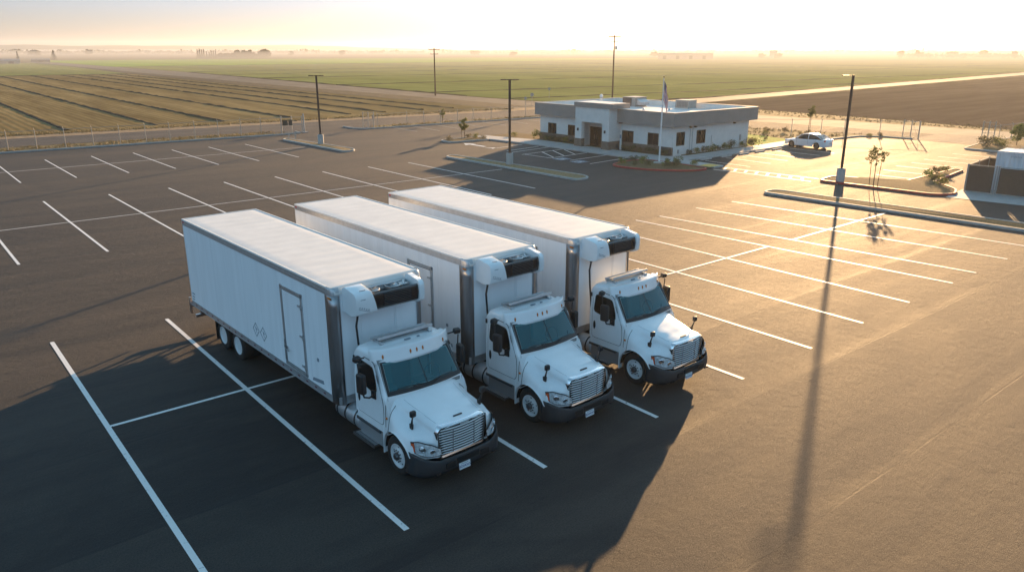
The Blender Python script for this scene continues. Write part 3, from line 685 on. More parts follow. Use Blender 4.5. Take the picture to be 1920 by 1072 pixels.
    for s_ in (-1,1):
        P = [(s_*(X-.212),ZB+.1)]
        for k in range(46): z = ZB+.1+k*.062; P += [(s_*(X-.205),z),(s_*(X-.192),z),(s_*(X-.192),z+.03),(s_*(X-.205),z+.03)]
        P.append((s_*(X-.212),ZB+.1+45*.062+.03)); MB().prism(P,'y',Y0-.006,Y0).build('rivet_strip', M['joint'], box, smooth=0)
    fs = MB(); fs.box(-.55,-.535,Y0-.012,Y0,ZB+.2,ZT-.66); fs.box(.42,.435,Y0-.012,Y0,ZB+.2,ZT-.66); fs.box(.47,.478,Y0-.012,Y0,ZB+.2,ZT-.66); fs.box(-X+.15,X-.15,Y0-.008,Y0,ZT-.44,ZT-.425)
    fs.build('front_wall_strip', M['panel'], box, bevel=.003)
    # side door with frame, hinges, latch
    D0, D1, DB, DT = 4.25, 5.55, 1.10, 3.42
    df = MB()
    for (a,b,c,d) in ((D0,D0+.1,DB,DT),(D1-.1,D1,DB,DT),(D0,D1,DT-.1,DT),(D0,D1,DB,DB+.09)): df.box(-X-.028,-X,a,b,c,d)
    dfo = df.build('side_door', M['alu'], box, bevel=.004)
    dp = MB(); dp.box(-X-.02,-X,D0+.12,D1-.12,DB+.11,DT-.12); dp.build('door_panel', M['panel'], dfo) if False else dp.build('door_panel', M['panel'], box, bevel=.006)
    g = MB(); 
    for (a,b,c,d) in ((D0+.1,D0+.12,DB+.09,DT-.1),(D1-.12,D1-.1,DB+.09,DT-.1),(D0+.1,D1-.1,DT-.12,DT-.1),(D0+.1,D1-.1,DB+.09,DB+.11)): g.box(-X-.012,-X+.001,a,b,c,d)
    g.build('door_gasket', M['seam'], box)
    for z in (1.35,2.2,3.05):
        h = MB(); h.box(-X-.05,-X-.028,D0+.01,D0+.24,z,z+.05); h.tube([(-X-.045,D0+.05,z-.05),(-X-.045,D0+.05,z+.1)],.018,8); h.build('hinge', M['alu'], box)
    lt = MB(); lt.box(-X-.05,-X-.028,D1-.22,D1-.03,1.6,1.68); lt.tube([(-X-.06,D1-.18,1.64),(-X-.09,D1-.16,1.62),(-X-.09,D1-.38,1.60)],.016,8); lt.box(-X-.045,-X-.028,D1-.09,D1-.03,1.25,1.85)
    lt.build('door_latch', M['steel'], box)
    # diamond placard holders
    for y in (7.55,7.03):
        pc = MB(); c0 = (y,1.53); a = .23; b = .195
        for q0,q1 in ((0,1),(1,2),(2,3),(3,0)):
            P4 = [(c0[0],c0[1]+a),(c0[0]+a,c0[1]),(c0[0],c0[1]-a),(c0[0]-a,c0[1])]; Q4 = [(c0[0],c0[1]+b),(c0[0]+b,c0[1]),(c0[0],c0[1]-b),(c0[0]-b,c0[1])]
            pc.prism([P4[q0],P4[q1],Q4[q1],Q4[q0]], 'x', -X-.006, -X)
        pc.prism([(y+.05,1.62),(y+.03,1.63),(y-.06,1.44),(y-.03,1.43)], 'x', -X-.004, -X)
        pc.prism([(y-.1,1.55),(y,1.6),(y+.01,1.57),(y-.08,1.53)], 'x', -X-.004, -X)
        pc.build('placard', M['grey'], box)
    dc = MB()
    for k,z in enumerate((1.33,1.22,1.12)): dc.box(-X-.004,-X,Y1-.38+.04*k,Y1-.12,z,z+.045)
    dc.box(-X-.02,-X,3.55,3.63,1.78,1.86)
    dc.prism([(4.0,1.12),(3.35,1.2),(3.38,1.3),(3.95,1.22)], 'x', -X-.004, -X)
    dc.build('decal', M['grey'], box)
    # rear frame and doors
    rd = MB(); rd.box(-X,X,Y1,Y1+.03,ZB-.02,ZT-.03); rd.build('rear_frame', M['steel'], box)
    for s in (-1,1):
        q = MB(); q.box(min(s*.02,s*1.18),max(s*.02,s*1.18),Y1+.03,Y1+.05,ZB+.12,ZT-.16); q.build('rear_door', M['panel'], box)
    # --- chassis
    ch = MB()
    for s in (-1,1): ch.box(s*.43-.04,s*.43+.04,-.6,Y1-.2,.62,.86)
    for i in range(22): y = 2.8+i*.48; ch.box(-X+.03,X-.03,y,y+.05,.84,.90)
    for y in (.15,9.3,10.52): ch.tube([(-1.0,y,.48),(1.0,y,.48)],.07,10); ch.lathe([(.16,-.2),(.2,-.1),(.2,.1),(.16,.2)],(0,y,.48),'x',14)
    ch.box(-.4,.4,-.3,1.6,.5,.95)
    for y in (9.3,10.52):
        for s in (-1,1): ch.box(s*.55-.05,s*.55+.05,y-.5,y+.5,.55,.62)
    ch.build('chassis', M['frame'], T)
    for y in (9.3,10.52):
        for s in (-1,1):
            wheel(T, s*1.25, y, .48, s, front=False); wheel(T, s*.93, y, .48, s, front=False)
    for s in (-1,1): wheel(T, s*1.17, AY, .48, s)
    for s in (-1,1):
        mf = MB(); mf.box(min(s*.62,s*1.27),max(s*.62,s*1.27),11.12,11.135,.18,.88); mf.build('mud_flap', M['rubber'], T)
        mf = MB(); mf.box(min(s*.62,s*1.27),max(s*.62,s*1.27),8.66,8.675,.45,.9); mf.build('mud_flap', M['rubber'], T)
    # rear underride guard / lift frame
    ug = MB()
    for s in (-1,1):
        ug.box(s*1.02-.05,s*1.02+.05,Y1-.05,Y1+.05,.42,.95); ug.box(s*.45-.04,s*.45+.04,Y1-.02,Y1+.06,.42,.9)
        ug.box(s*1.24-.04,s*1.24+.04,Y1+.03,Y1+.45,.78,.86); ug.box(s*1.24-.04,s*1.24+.04,Y1+.38,Y1+.45,.45,1.05)
    ug.box(-1.24,1.24,Y1-.04,Y1+.08,.40,.50); ug.box(-1.28,1.28,Y1+.05,Y1+.42,.87,.90)
    ug.build('underride_guard', M['steel'], T, bevel=.006)
    # --- refrigeration unit
    u = thing('reefer_unit_tmp', 'x', 'x'); bpy.data.objects.remove(u)
    RX0, RX1, RY, RB, RT = -1.03, .93, 1.93, 3.34, 3.95
    def shell(x0, x1, slant):
        prof = [(Y0,RB+.02),(2.2,RB-.02),(1.98,RB+.03),(1.905,RB+.11),(1.89,RT-.20),(1.95,RT-.05),(2.15,RT+.0),(Y0-.02,RT+.01)]
        m = MB(); vs = []; pp = catmull(prof+[prof[0]], 3)[:-1]; n = len(pp)
        for k,x in enumerate((x0, x0+(x1-x0)*.05, x1-(x1-x0)*.1 if slant else x1, x1)):
            for (y,z) in pp:
                sc_ = .975 if k == 0 else 1
                yy = Y0+(y-Y0)*sc_; zz = (RB+RT)/2+(z-(RB+RT)/2)*sc_
                xx = x+(slant*((RT-z)/(RT-RB)-.5)*.16 if k == 3 else 0)
                vs.append((xx,yy,zz))
        m.add(vs, [(k*n+j,k*n+(j+1)%n,(k+1)*n+(j+1)%n,(k+1)*n+j) for k in range(3) for j in range(n)]+[tuple(range(n)),tuple(range(3*n,4*n))])
        return m
    core = MB()
    prof = [(Y0,RB+.03),(2.15,RB+.0),(1.97,RB+.10),(1.935,RT-.30),(1.965,RT-.14),(2.06,RT-.13),(2.10,RT-.25),(Y0,RT-.25)]
    core.prism(prof, 'x', RX0+.42, RX1-.1)
    ru = core.build('refrigeration_unit', mat('unit_black_gloss', (.010,.011,.013), .22, coat=.4), T, bevel=.02)
    shell(RX0, RX0+.52, 1).build('end_cap', M['white'], ru, smooth=50)
    mm = shell(RX1, RX1-.15, 0); mm.build('end_cap', M['white'], ru, smooth=50)
    gr = MB()
    for k in range(8):
        z = RB+.14+k*.043; gr.box(RX0+.80,RX1-.38,1.925,1.945,z,z+.02)
    gr.build('air_grille', mat('grille_slot', (.028,.03,.033), .6), ru)
    rim_ = MB(); rim_.tube([(RX0+.55,2.0,RT-.135),(RX1-.12,2.0,RT-.135)],.028,8); rim_.build('front_lip', mat('lip_grey', (.12,.12,.12), .4), ru)
    fan = MB()
    for (x,y) in ((-.35,2.33),(.25,2.33)):
        fan.lathe([(.20,-.02),(.21,.05),(.19,.06),(.18,-.01)],(x,y,RT-.16),'z',20)
        for k in range(5):
            a = k*2*math.pi/5+x; c, s_ = math.cos(a), math.sin(a)
            fan.add([(x+.03*c,y+.03*s_,RT-.13),(x+.17*c-.05*s_,y+.17*s_+.05*c,RT-.11),(x+.17*c+.05*s_,y+.17*s_-.05*c,RT-.14)],[(0,1,2)])
    fan.build('condenser_fan', M['alu'], ru)
    pp_ = MB(); pp_.tube([(-.45,2.5,RT-.12),(0,2.42,RT-.08),(.6,2.5,RT-.12)],.03,8); pp_.tube([(.5,2.2,RT-.14),(.62,2.4,RT-.09),(.75,2.5,RT-.13)],.035,8); pp_.box(.45,.68,2.2,2.45,RT-.24,RT-.12)
    pp_.build('pipework', M['alu'], ru)
    vt = MB(); vt.box(RX0+.12,RX0+.26,1.892,1.91,RT-.21,RT-.17); vt.box(RX0+.20,RX0+.36,2.06,2.09,RT-.012,RT+.002)
    for k,(x,z) in enumerate(((RX0+.07,RB+.24),(RX0+.13,RB+.22),(RX0+.19,RB+.20),(RX0+.25,RB+.17),(RX0+.31,RB+.15))):
        vt.prism([(x,z),(x+.022,z-.006),(x+.034,z+.020),(x+.012,z+.026)],'y',1.8835,1.889)
    vt.prism([(RX0+.06,RB+.21),(RX0+.36,RB+.10),(RX0+.36,RB+.112),(RX0+.06,RB+.222)],'y',1.8835,1.889)
    vt.build('unit_marking', M['grey'], ru)
    hs = MB(); hs.tube([(RX0+.30,2.45,RB+.02),(RX0+.30,2.42,RB-.15),(RX0+.26,2.44,RB-.4),(RX0+.28,2.42,RB-.9),(RX0+.4,2.4,1.4)],.028,8); hs.tube([(RX0+.30,2.44,RB+.02),(RX0+.30,2.42,RB-.14)],.045,8)
    hs.build('power_cable', M['black'], T)
    # --- cab
    cab = MB(); ys = [.50,.58,.66,.74,.82,.90,.98,1.0,1.02,1.06,1.12,1.25,1.4,1.6,1.8,1.88,1.93,1.97,2.0]; ns = 21
    vs = []
    for y in ys:
        ss = [k/ns for k in range(ns+1)]
        row = [cab_pt(y,s) for s in ss]
        row = [Vector((-p.x,p.y,p.z)) for p in row[::-1]]+row[1:]
        vs += row
    n = 2*ns+1
    cab.add(vs, [(i*n+j,(i+1)*n+j,(i+1)*n+j+1,i*n+j+1) for i in range(len(ys)-1) for j in range(n-1) if not (ys[i+1] <= .981 and ns-6 <= j < ns+6)]+[tuple(range(n)),tuple(range((len(ys)-1)*n,len(ys)*n))])
    cab.add([(-1.11,.5,.98),(1.11,.5,.98),(1.11,2.0,.98),(-1.11,2.0,.98)],[(0,1,2,3)])
    cabo = cab.build('cab', M['white'], T, smooth=42); cabo.scale = (1.035,1,1)
    sill = MB(); sill.box(-1.09,1.09,.60,1.98,.80,.979); sill.build('cab_floor', M['white'], cabo)
    # windshield: black surround then tinted glass on the raked plane
    def ws(u,v,x0,x1,v0,v1,off):
        x = x0+(x1-x0)*u; t = v0+(v1-v0)*v; y = .5+.48*t; z = 1.76+.70*t
        xl = x*(1-.085*t)
        yy = y+.13*min(1,abs(xl)/1.05)**2
        return (xl, yy-off*.82, z+off*.57)
    a = MB()
    for (x0,x1,v0,v1) in ((-1.03,1.03,0,.13),(-1.03,1.03,.95,.985),(-1.03,-.965,.13,.95),(.965,1.03,.13,.95)): a.grid(lambda u,v: ws(u,v,x0,x1,v0,v1,.006), 24, 2)
    wso = a.build('windshield', M['black'], cabo, smooth=60, recalc=False)
    tr = MB()
    for q in ([(-1.0,.62,1.05),(1.0,.62,1.05),(1.0,1.93,1.05),(-1.0,1.93,1.05)],[(-1.0,1.93,1.05),(1.0,1.93,1.05),(.98,1.93,2.6),(-.98,1.93,2.6)],[(-.96,1.06,2.50),(.96,1.06,2.50),(.98,1.93,2.6),(-.98,1.93,2.6)]): tr.quad(*q)
    for s_ in (-1,1): tr.add([(s_*1.04,.56,1.05),(s_*1.04,1.93,1.05),(s_*1.03,1.93,2.6),(s_*.97,1.06,2.5),(s_*1.04,.60,1.70)],[(0,1,2,3,4)])
    tr.build('cab_lining', M['lining'], cabo, smooth=0)
    ds_ = MB(); ds_.prism([(.60,1.72),(.95,1.74),(1.10,1.62),(1.05,1.2),(.6,1.2)],'x',-1.0,1.0); ds_.build('dashboard', M['dash'], cabo, bevel=.03)
    for s_ in (-.52,.52):
        se = MB(); se.prism([(1.30,1.35),(1.72,1.35),(1.84,2.15),(1.70,2.18),(1.62,1.55),(1.30,1.52)],'x',s_-.24,s_+.24); se.build('cab_seat', M['seat'], cabo, bevel=.04)
    sw = MB(); P = [(.52+.22*math.cos(k*math.pi/10), 1.12+.08*math.sin(k*math.pi/10), 1.78+.20*math.sin(k*math.pi/10)) for k in range(21)]; sw.tube(P, .018, 6, False); sw.build('steering_wheel', M['black'], cabo)
    pw_ = MB(); pw_.box(-.35,-.12,.66,.86,1.745,1.75); pw_.build('paper', M['plate'], cabo)
    for x0,x1 in ((-.965,-.014),(.014,.965)):
        a = MB(); a.grid(lambda u,v: ws(u,v,x0,x1,.13,.95,.014), 16, 6); a.build('windshield_pane', M['glass'], cabo, smooth=60)
    a = MB(); a.grid(lambda u,v: ws(u,v,-.014,.014,.05,.97,.02), 1, 6); a.build('windshield_divider', M['black'], cabo)
    for s in (-1,1):
        wp = MB(); p0 = Vector(ws(.5,0,s*.45-.01,s*.45+.01,.03,.03,.03)); p1 = Vector(ws(.5,0,s*.45+s*.42,s*.45+s*.42,.10,.10,.035)) if s<0 else Vector(ws(.5,0,.80,.80,.18,.18,.035)); p2 = Vector(ws(.5,0,s*.10,s*.10,.14,.14,.035))
        wp.tube([Vector(ws(.5,0,s*.12,s*.12,.02,.02,.03)), Vector(ws(.5,0,s*.40,s*.40,.15,.15,.04))], .012, 6)
        wp.tube([Vector(ws(.5,0,s*.08,s*.08,.115,.115,.035)), Vector(ws(.5,0,s*.40,s*.40,.155,.155,.04)), Vector(ws(.5,0,s*.78,s*.78,.15,.15,.035))], .011, 6)
        wp.build('wiper', M['black'], cabo)
    # sun visor
    vz = MB()
    def vfn(u,v):
        x = -1.10+2.20*u; c = abs(x)/1.10
        y = .90+.20*c*c+.10*c**6 + .10*v; z = 2.40+.36*v-.02*c*c+(.02*c**8 if v > .5 else -.02*c**8)
        return (x,y,z)
    vz.grid(vfn, 30, 6)
    vis = vz.build('sun_visor', M['white'], cabo, smooth=60, thick=.03)
    vt_ = MB()
    def vtf(u,v):
        x = -1.02+2.04*u; c = abs(x)/1.1; y = 1.0+.20*c*c+.1*c**6+.02; return (x, y+v*(.24-.05*c), 2.755-.02*c*c-.015*v)
    vt_.grid(vtf, 24, 2).build('visor_top', M['white'], cabo, smooth=60)
    for x in (-.84,-.17,0,.17,.84):
        c = abs(x)/1.1; y = .90+.2*c*c+.1*c**6+.055
        l = MB(); l.lathe([(.004,-.028),(.030,-.02),(.036,0),(.03,.012)],(0,0,0),'y',14); lo = l.build('marker_light', M['amber'], cabo); lo.location = (x,y,2.575-.02*c*c); lo.scale = (.62,1,1.7)
    # roof deflector bracket
    rb = MB(); rb.prism([(-.74,0),(.80,0),(.80,.02),(-.74,.02)], 'y', -.16, .16)
    rb.box(-.74,.80,-.18,-.16,-.03,.035); rb.box(-.74,.80,.16,.175,-.02,.05)
    rbo = rb.build('roof_rail', M['alu'], cabo, bevel=.004); rbo.location = (0,1.62,2.83); rbo.rotation_euler = (R(-14),0,0)
    for s in (-.66,.70):
        bb = MB(); bb.prism([(1.45,2.73),(1.80,2.73),(1.76,2.80),(1.5,2.79)],'x',s-.025,s+.025); bb.tube([(s-.05,1.42,2.75),(s+.05,1.42,2.75)],.03,8); bb.build('rail_bracket', M['alu'], cabo)
    MB().box(-.1,.06,1.28,1.34,2.735,2.765).build('roof_fitting', M['grey'], cabo, bevel=.01); MB().box(.25,.32,1.3,1.33,2.735,2.76).build('roof_fitting', M['grey'], cabo)
    # doors: gasket outline, panel, window, handle, on both sides
    def side(y, z, s, off):      # point on the cab flank
        if z >= 1.72:
            x = 1.11+(1.08-1.11)*(z-1.72)/.48 if z < 2.2 else 1.08-(z-2.2)*.05
        else: x = 1.11
        return (s*(x+off), y, z)
    def patch(name, poly, s, off, m, parent, th=0, nn=1):
        v = MB(); P = [side(y,z,s,off) for y,z in poly]; Q = [side(y,z,s,-.01) for y,z in poly]; n = len(P)
        v.add(P+Q, [tuple(range(n))]+[(i,(i+1)%n,(i+1)%n+n,i+n) for i in range(n)])
        return v.build(name, m, parent, smooth=30)
    def rp(pts, r): return rounded(pts, r, 4)
    def strips(poly, zs):   # split a polygon's long edges so it bends at the belt line
        out = []
        for i in range(len(poly)):
            a = poly[i]; b = poly[(i+1)%len(poly)]; out.append(a)
            cuts = sorted([t for t in ((z-a[1])/(b[1]-a[1]) if abs(b[1]-a[1])>1e-6 else -1 for z in zs) if .02<t<.98])
            for t in cuts: out.append((a[0]+(b[0]-a[0])*t, a[1]+(b[1]-a[1])*t))
        return out
    def split_patch(name, poly, s, off, m, parent):
        """two planar pieces meeting at the belt"""
        lo = []; hi = []
        P = strips(poly, (1.72,2.2))
        def clip(P, z0, z1): 
            r = [p for p in P if z0-1e-6 <= p[1] <= z1+1e-6]; return r
        v = MB()
        for z0,z1 in ((0,1.72),(1.72,2.2),(2.2,3)):
            q = clip(P,z0,z1)
            if len(q) >= 3: v.add([side(y,z,s,off) for y,z in q], [tuple(range(len(q)))])
        n = len(P)
        v.add([side(y,z,s,off) for y,z in P]+[side(y,z,s,-.004) for y,z in P], [(i,(i+1)%n,(i+1)%n+n,i+n) for i in range(n)])
        bm_ = v.build(name, m, parent, smooth=30); return bm_
    for s in (-1,1):
        dpoly = rp([(1.90,1.02),(.74,1.02),(.70,1.30),(.72,1.62),(.98,2.10),(1.12,2.47),(1.90,2.50)], .10)
        big = inset(dpoly, -.014)
        split_patch('door_gap', big, s, .003, M['seam'], cabo)
        dr = split_patch('cab_door', dpoly, s, .008, M['white'], cabo)
        wpoly = rp([(1.84,1.86),(1.10,1.74),(.98,1.80),(1.02,2.02),(1.16,2.34),(1.80,2.38)], .09)
        split_patch('side_window_seal', inset(wpoly,-.02), s, .012, M['black'], cabo)
        split_patch('side_window', wpoly, s, .016, M['sglass'], cabo)
        hd = MB(); hd.lathe([(.05,0),(.055,.01),(.04,.02)],(0,0,0),'x',16); h_ = hd.build('door_handle', M['black'], cabo); h_.location = (s*1.116,1.80,1.42); h_.scale = (s*1,.9,2.5)
        fm = MB(); fm.lathe([(.035,0),(.04,.01),(.028,.022)],(0,0,0),'x',12); f_ = fm.build('side_marker', M['amber'], cabo); f_.location = (s*1.12,.56,1.27); f_.scale = (s,1,.8)
        # cowl panel seam
        sm2 = MB(); sm2.tube([side(.62,1.02,s,.012),side(.60,1.45,s,.012),side(.58,1.60,s,.012)],.006,5); sm2.build('cowl_seam', M['seam'], cabo)
        vg = MB(); vg.box(min(s*1.10,s*1.125),max(s*1.10,s*1.125),1.94,1.99,2.30,2.42); vg.build('cab_vent', M['black'], cabo)
        # door mirror
        mh = MB(); mh.box(-.07,.07,-.13,.13,-.28,.22); mo = mh.build('door_mirror', M['black'], T, bevel=.045, seg=3); mo.location = (s*1.45,1.14,2.06); mo.rotation_euler = (0,0,R(-8)*s)
        m2_ = MB(); m2_.box(-.09,.09,-.07,.07,-.06,.07); q_ = m2_.build('convex_mirror', M['black'], mo, bevel=.03); q_.location = (-s*.02,.14,.54); q_.rotation_euler = (R(12),0,0)
        ma = MB(); ma.tube([(0,0,-.2),(-s*.02,-.06,-.36),(-s*.14,-.10,-.40),(-s*.28,-.10,-.36)],.024,8); ma.tube([(0,.1,.46),(-s*.02,.1,.2),(0,0,.1)],.018,6); ma.tube([(-s*.02,.14,.54),(-s*.26,.18,.50)],.02,6); MB().box(min(-s*.36,-s*.24),max(-s*.36,-s*.24),-.19,-.03,-.46,-.26).build('mirror_base', M['black'], mo, bevel=.006)
        ma.build('mirror_arm', M['black'], mo, bevel=.006)
    # --- hood with fenders
    ho_ = MB(); ys = [-.93,-.91,-.88,-.84,-.80,-.77,-.74,-.68,-.62,-.56,-.50]+[AY-AR*math.cos(R(a)) for a in range(0,181,9)]+[.78]
    ys = sorted(set(round(y,4) for y in ys if y <= .80)); ns = 28; vs = []
    for y in ys:
        row = [hood_pt(y,k/ns) for k in range(ns+1)]; low = row[-1]; row.append(Vector((low.x-.05,low.y,low.z+.004))); row.append(Vector((low.x-.16,low.y,low.z+.01)))
        row = [Vector((-p.x,p.y,p.z)) for p in row[::-1]]+row[1:]; vs += row
    n = 2*(ns+2)+1
    ho_.add(vs, [(i*n+j,(i+1)*n+j,(i+1)*n+j+1,i*n+j+1) for i in range(len(ys)-1) for j in range(n-1)])
    hood = ho_.build('hood', M['white'], T, smooth=50); hood.location = (-.03,0,0)
    # rear gap line where the hood meets the cab
    path = [hood_pt(.47,k/20,.005) for k in range(0,20)]
    for s in (-1,1): MB().tube([(s*p.x,p.y,p.z) for p in path[8:]], .007, 5).build('hood_gap', M['seam'], hood)
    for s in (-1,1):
        cr = MB(); cr.tube([(s*hood_pt(y,.235).x,y,hood_pt(y,.235).z+.001) for y in (-.66,-.5,-.3,-.1,.1,.3,.44)], .0045, 5)  # thin grey line standing in for shade along the hood crease
        cr.build('hood_crease_shade', M['crease'], hood)
    ve = MB(); ve.box(-.12,.12,-.70,-.665,1.46,1.486); ve.build('hood_vent', M['black'], hood)
    # wheel wells
    for s in (-1,1):
        ww = MB()
        for k in range(20):
            a0 = R(180*k/20); a1 = R(180*(k+1)/20); x0, x1 = s*.72, s*1.10
            ww.quad((x0,AY+.60*math.cos(a0),AZ+.60*math.sin(a0)),(x1,AY+.60*math.cos(a0),AZ+.60*math.sin(a0)),(x1,AY+.60*math.cos(a1),AZ+.60*math.sin(a1)),(x0,AY+.60*math.cos(a1),AZ+.60*math.sin(a1)))
        ww.box(min(s*.66,s*.72),max(s*.66,s*.72),-.8,1.3,.5,1.2)
        ww.build('wheel_well', M['dark'], hood, smooth=60)
    # front bulkhead behind the grille
    bk = MB(); bk.box(-.66,.60,-.86,-.5,.6,1.36); bk.build('radiator', M['dark'], T)
    # --- grille: chrome surround, mesh and bars
    GF = -.93; GX = -.05
    def gp(x, z): return (x+GX, GF+.10*(x/.7)**2+.03*(1.34-z), z)
    outer = rounded([(-.64,.64),(.64,.64),(.72,1.30),(.64,1.435),(-.64,1.435),(-.72,1.30)], .10, 5)
    inner = inset(outer, .065)
    gs = MB(); n = len(outer)
    vs = [gp(x,z) for x,z in outer]+[(p[0],p[1]-.035,p[2]) for p in (gp(x,z) for x,z in inset(outer,.022))]+[(p[0],p[1]-.02,p[2]) for p in (gp(x,z) for x,z in inner)]+[(p[0],p[1]+.05,p[2]) for p in (gp(x,z) for x,z in inner)]+[(p[0]*.98,p[1]+.22,p[2]-.01) for p in (gp(x,z) for x,z in outer)]
    gs.add(vs, [(a*n+j,a*n+(j+1)%n,b*n+(j+1)%n,b*n+j) for a,b in ((0,1),(1,2),(2,3),(0,4)) for j in range(n)])
    gro = gs.build('grille', M['chrome'], T, smooth=50)
    gb = MB(); gb.add([(p[0],p[1]+.045,p[2]) for p in (gp(x,z) for x,z in inner)], [tuple(range(n))]); gb.build('grille_mesh', M['dark'], gro, smooth=0)
    sl_ = MB()
    for k in range(10):
        z = .745+k*.0655; hw = .575+.075*(z-.7)/.55
        P = []
        for j in range(13):
            x = -hw+2*hw*j/12; p = gp(x,z); P.append(p)
        vs = []
        for p in P: vs += [(p[0],p[1]-.012,p[2]-.013),(p[0],p[1]-.022,p[2]+.004),(p[0],p[1]+.004,p[2]+.012)]
        sl_.add(vs, [(j*3+a,(j+1)*3+a,(j+1)*3+a+1,j*3+a+1) for j in range(12) for a in (0,1)])
    sl_.build('grille_bars', M['slat'], gro, smooth=30)
    gv = MB()
    for x in (-.30,.30): 
        for k in range(9):
            z = .75+k*.0655; p = gp(x,z); gv.box(p[0]-.012,p[0]+.012,p[1]-.026,p[1]+.01,z,z+.045)
    gv.build('grille_upright', M['chrome'], gro)
    em = MB(); p = gp(0,1.40); em.box(GX-.12,GX+.12,p[1]-.045,p[1]-.03,1.385,1.41); em.build('grille_badge', M['alu'], gro, bevel=.006)
    # --- headlights
    for s in (-1,1):
        def hf(u,v,off,grow=0):
            # u: from grille side (0) to outer (1); v: bottom(0) to top(1)
            top = lerp_keys([(0,.93),(.35,1.06),(.7,1.12),(1,1.08)],u)+grow; bot = lerp_keys([(0,.80),(.5,.80),(1,.88)],u)-grow
            z = bot+(top-bot)*v
            ang = u*1.12; cx_, cy_ = .70, -.50
            x = .66+(-.0)+.50*math.sin(ang*1.02)+.02*u; y = -.995+ .55*(1-math.cos(ang*1.06))-.0
            x = .67+.53*math.sin(u*1.25)*.98+grow*.3*(u-.5)*2; y = -.92+.60*(1-math.cos(u*1.25))+.20*(z-.8)
            return (s*(x*.985+off*math.sin(u*1.2))-.03, y-off*math.cos(u*1.2), z)
        a = MB(); a.grid(lambda u,v: hf(u,v,.012,.022), 14, 6); hl = a.build('headlight', M['black'], T, smooth=60)
        a = MB(); a.grid(lambda u,v: hf(u*.86,v,.022), 14, 6); a.build('headlight_lens', M['lens'], hl, smooth=60)
        a = MB(); a.grid(lambda u,v: hf(.87+u*.12,.06+v*.88,.022), 4, 6); a.build('turn_signal', mat('signal_orange',(.62,.10,.03),.25,coat=.5) if s<0 else bpy.data.materials['signal_orange'], hl, smooth=60)
        for (uu,vv,rr) in ((.30,.42,.062),(.62,.50,.078)):
            p = Vector(hf(uu,vv,.026)); bl = MB(); bl.lathe([(rr,0),(rr,.012),(rr*.85,.016),(rr*.8,.004),(rr*.1,-.0)],(0,0,0),'y',18)
            bo = bl.build('lamp_reflector', M['chrome'], hl); bo.location = p; bo.rotation_euler = (0,0,R(180)-0+s*uu*1.25*1.0)
    # --- bumper
    bpr = MB(); nb = 36
    def bf(u,v):
        t = -1+2*u; a = abs(t)
        # plan: straight centre, rounded corner, side return to the wheel arch
        if a < .55: x = 1.0*a/.55*.82; y = -.99+.05*(a/.55)**2
        else:
            q = (a-.55)/.45; x = .82+.42*math.sin(min(1,q*1.25)*math.pi/2); y = -.94+.63*(1-math.cos(min(1,q*1.02)*math.pi/2))**.9
        ztop = .66 if a < .5 else .66+.18*min(1,(a-.5)/.35)
        z = .27+(ztop-.27)*v
        bul = .035*math.sin(v*math.pi)**.7; y2 = y-bul*(1-min(1,max(0,(a-.8)/.2))); x2 = x+bul*.3*(a if a > .6 else 0)
        if v < .12: y2 += .05
        return (math.copysign(x2,t)*.965-.03, y2, z)
    bpr.grid(bf, nb, 10); bu = bpr.build('bumper', M['bumper'], T, smooth=50, thick=.03)
    ct = MB()
    for (x0,x1,z0,z1) in ((-.62,-.36,.42,.56),(-.32,.32,.47,.60),(.36,.62,.42,.56)): ct.box(x0,x1,-1.032,-1.0,z0,z1)
    for s in (-1,1): ct.box(min(s*.72,s*.90),max(s*.72,s*.90),-1.0,-.97,.33,.37)
    ct.build('bumper_intake', M['dark'], bu, bevel=.01)
    pt = MB(); pt.box(-.16,.16,-.004,.004,-.082,.082); po = pt.build('number_plate', M['plate'], bu, bevel=.01); po.location = (-.12,-1.045,.37); po.rotation_euler = (R(-6),0,0)
    text_mesh('plate_number', '8D04365', .085, M['blueink'], bu, (-.12,-1.0515,.358), (R(84),0,0)); 
    pb = MB(); pb.box(-.1,.1,-.0055,-.004,.048,.062); q = pb.build('plate_heading', M['grey'], bu); q.location = po.location; q.rotation_euler = po.rotation_euler
    # --- hood mirrors
    for s in (-1,1):
        b0 = hood_pt(-.30,.62); 
        hm_ = MB(); hm_.box(-.075,.075,-.05,.05,-.075,.075); h2 = hm_.build('hood_mirror', M['black'], T, bevel=.035, seg=3); h2.location = (s*1.0-.02,-.34,1.68)
        sk = MB(); sk.tube([(0,0,-.06),(s*.0,.04,-.17),(-s*.02,.10,-.34)],[.016,.02,.035],8)
        sk.prism([(.04,-.28),(.17,-.30),(.16,-.44),(.06,-.42)],'x',-s*.02-.02,-s*.02+.02); sk.build('mirror_stalk', M['black'], h2, bevel=.006)
    # --- fuel tank, steps
    for s in (-1,1):
        tk = MB(); tk.lathe([(.02,-.01),(.22,-.01),(.27,.02),(.285,.06),(.285,1.14),(.27,1.18),(.22,1.21),(.02,1.21)],(s*.86,1.98,.58),'y',26); tko = tk.build('fuel_tank', M['alu'], T, smooth=50)
        for y in (2.15,2.62,3.02):
            sp_ = MB(); sp_.lathe([(.29,0),(.296,0),(.296,.05),(.29,.05)],(s*.86,y,.58),'y',26); sp_.build('tank_strap', M['black'], tko)
        sb = MB(); sb.box(min(s*.75,s*1.08),max(s*.75,s*1.08),.84,1.98,.34,.79); sb.build('battery_box', mat('box_grey',(.33,.34,.35),.5,.5) if s<0 else bpy.data.materials['box_grey'], T, bevel=.015)
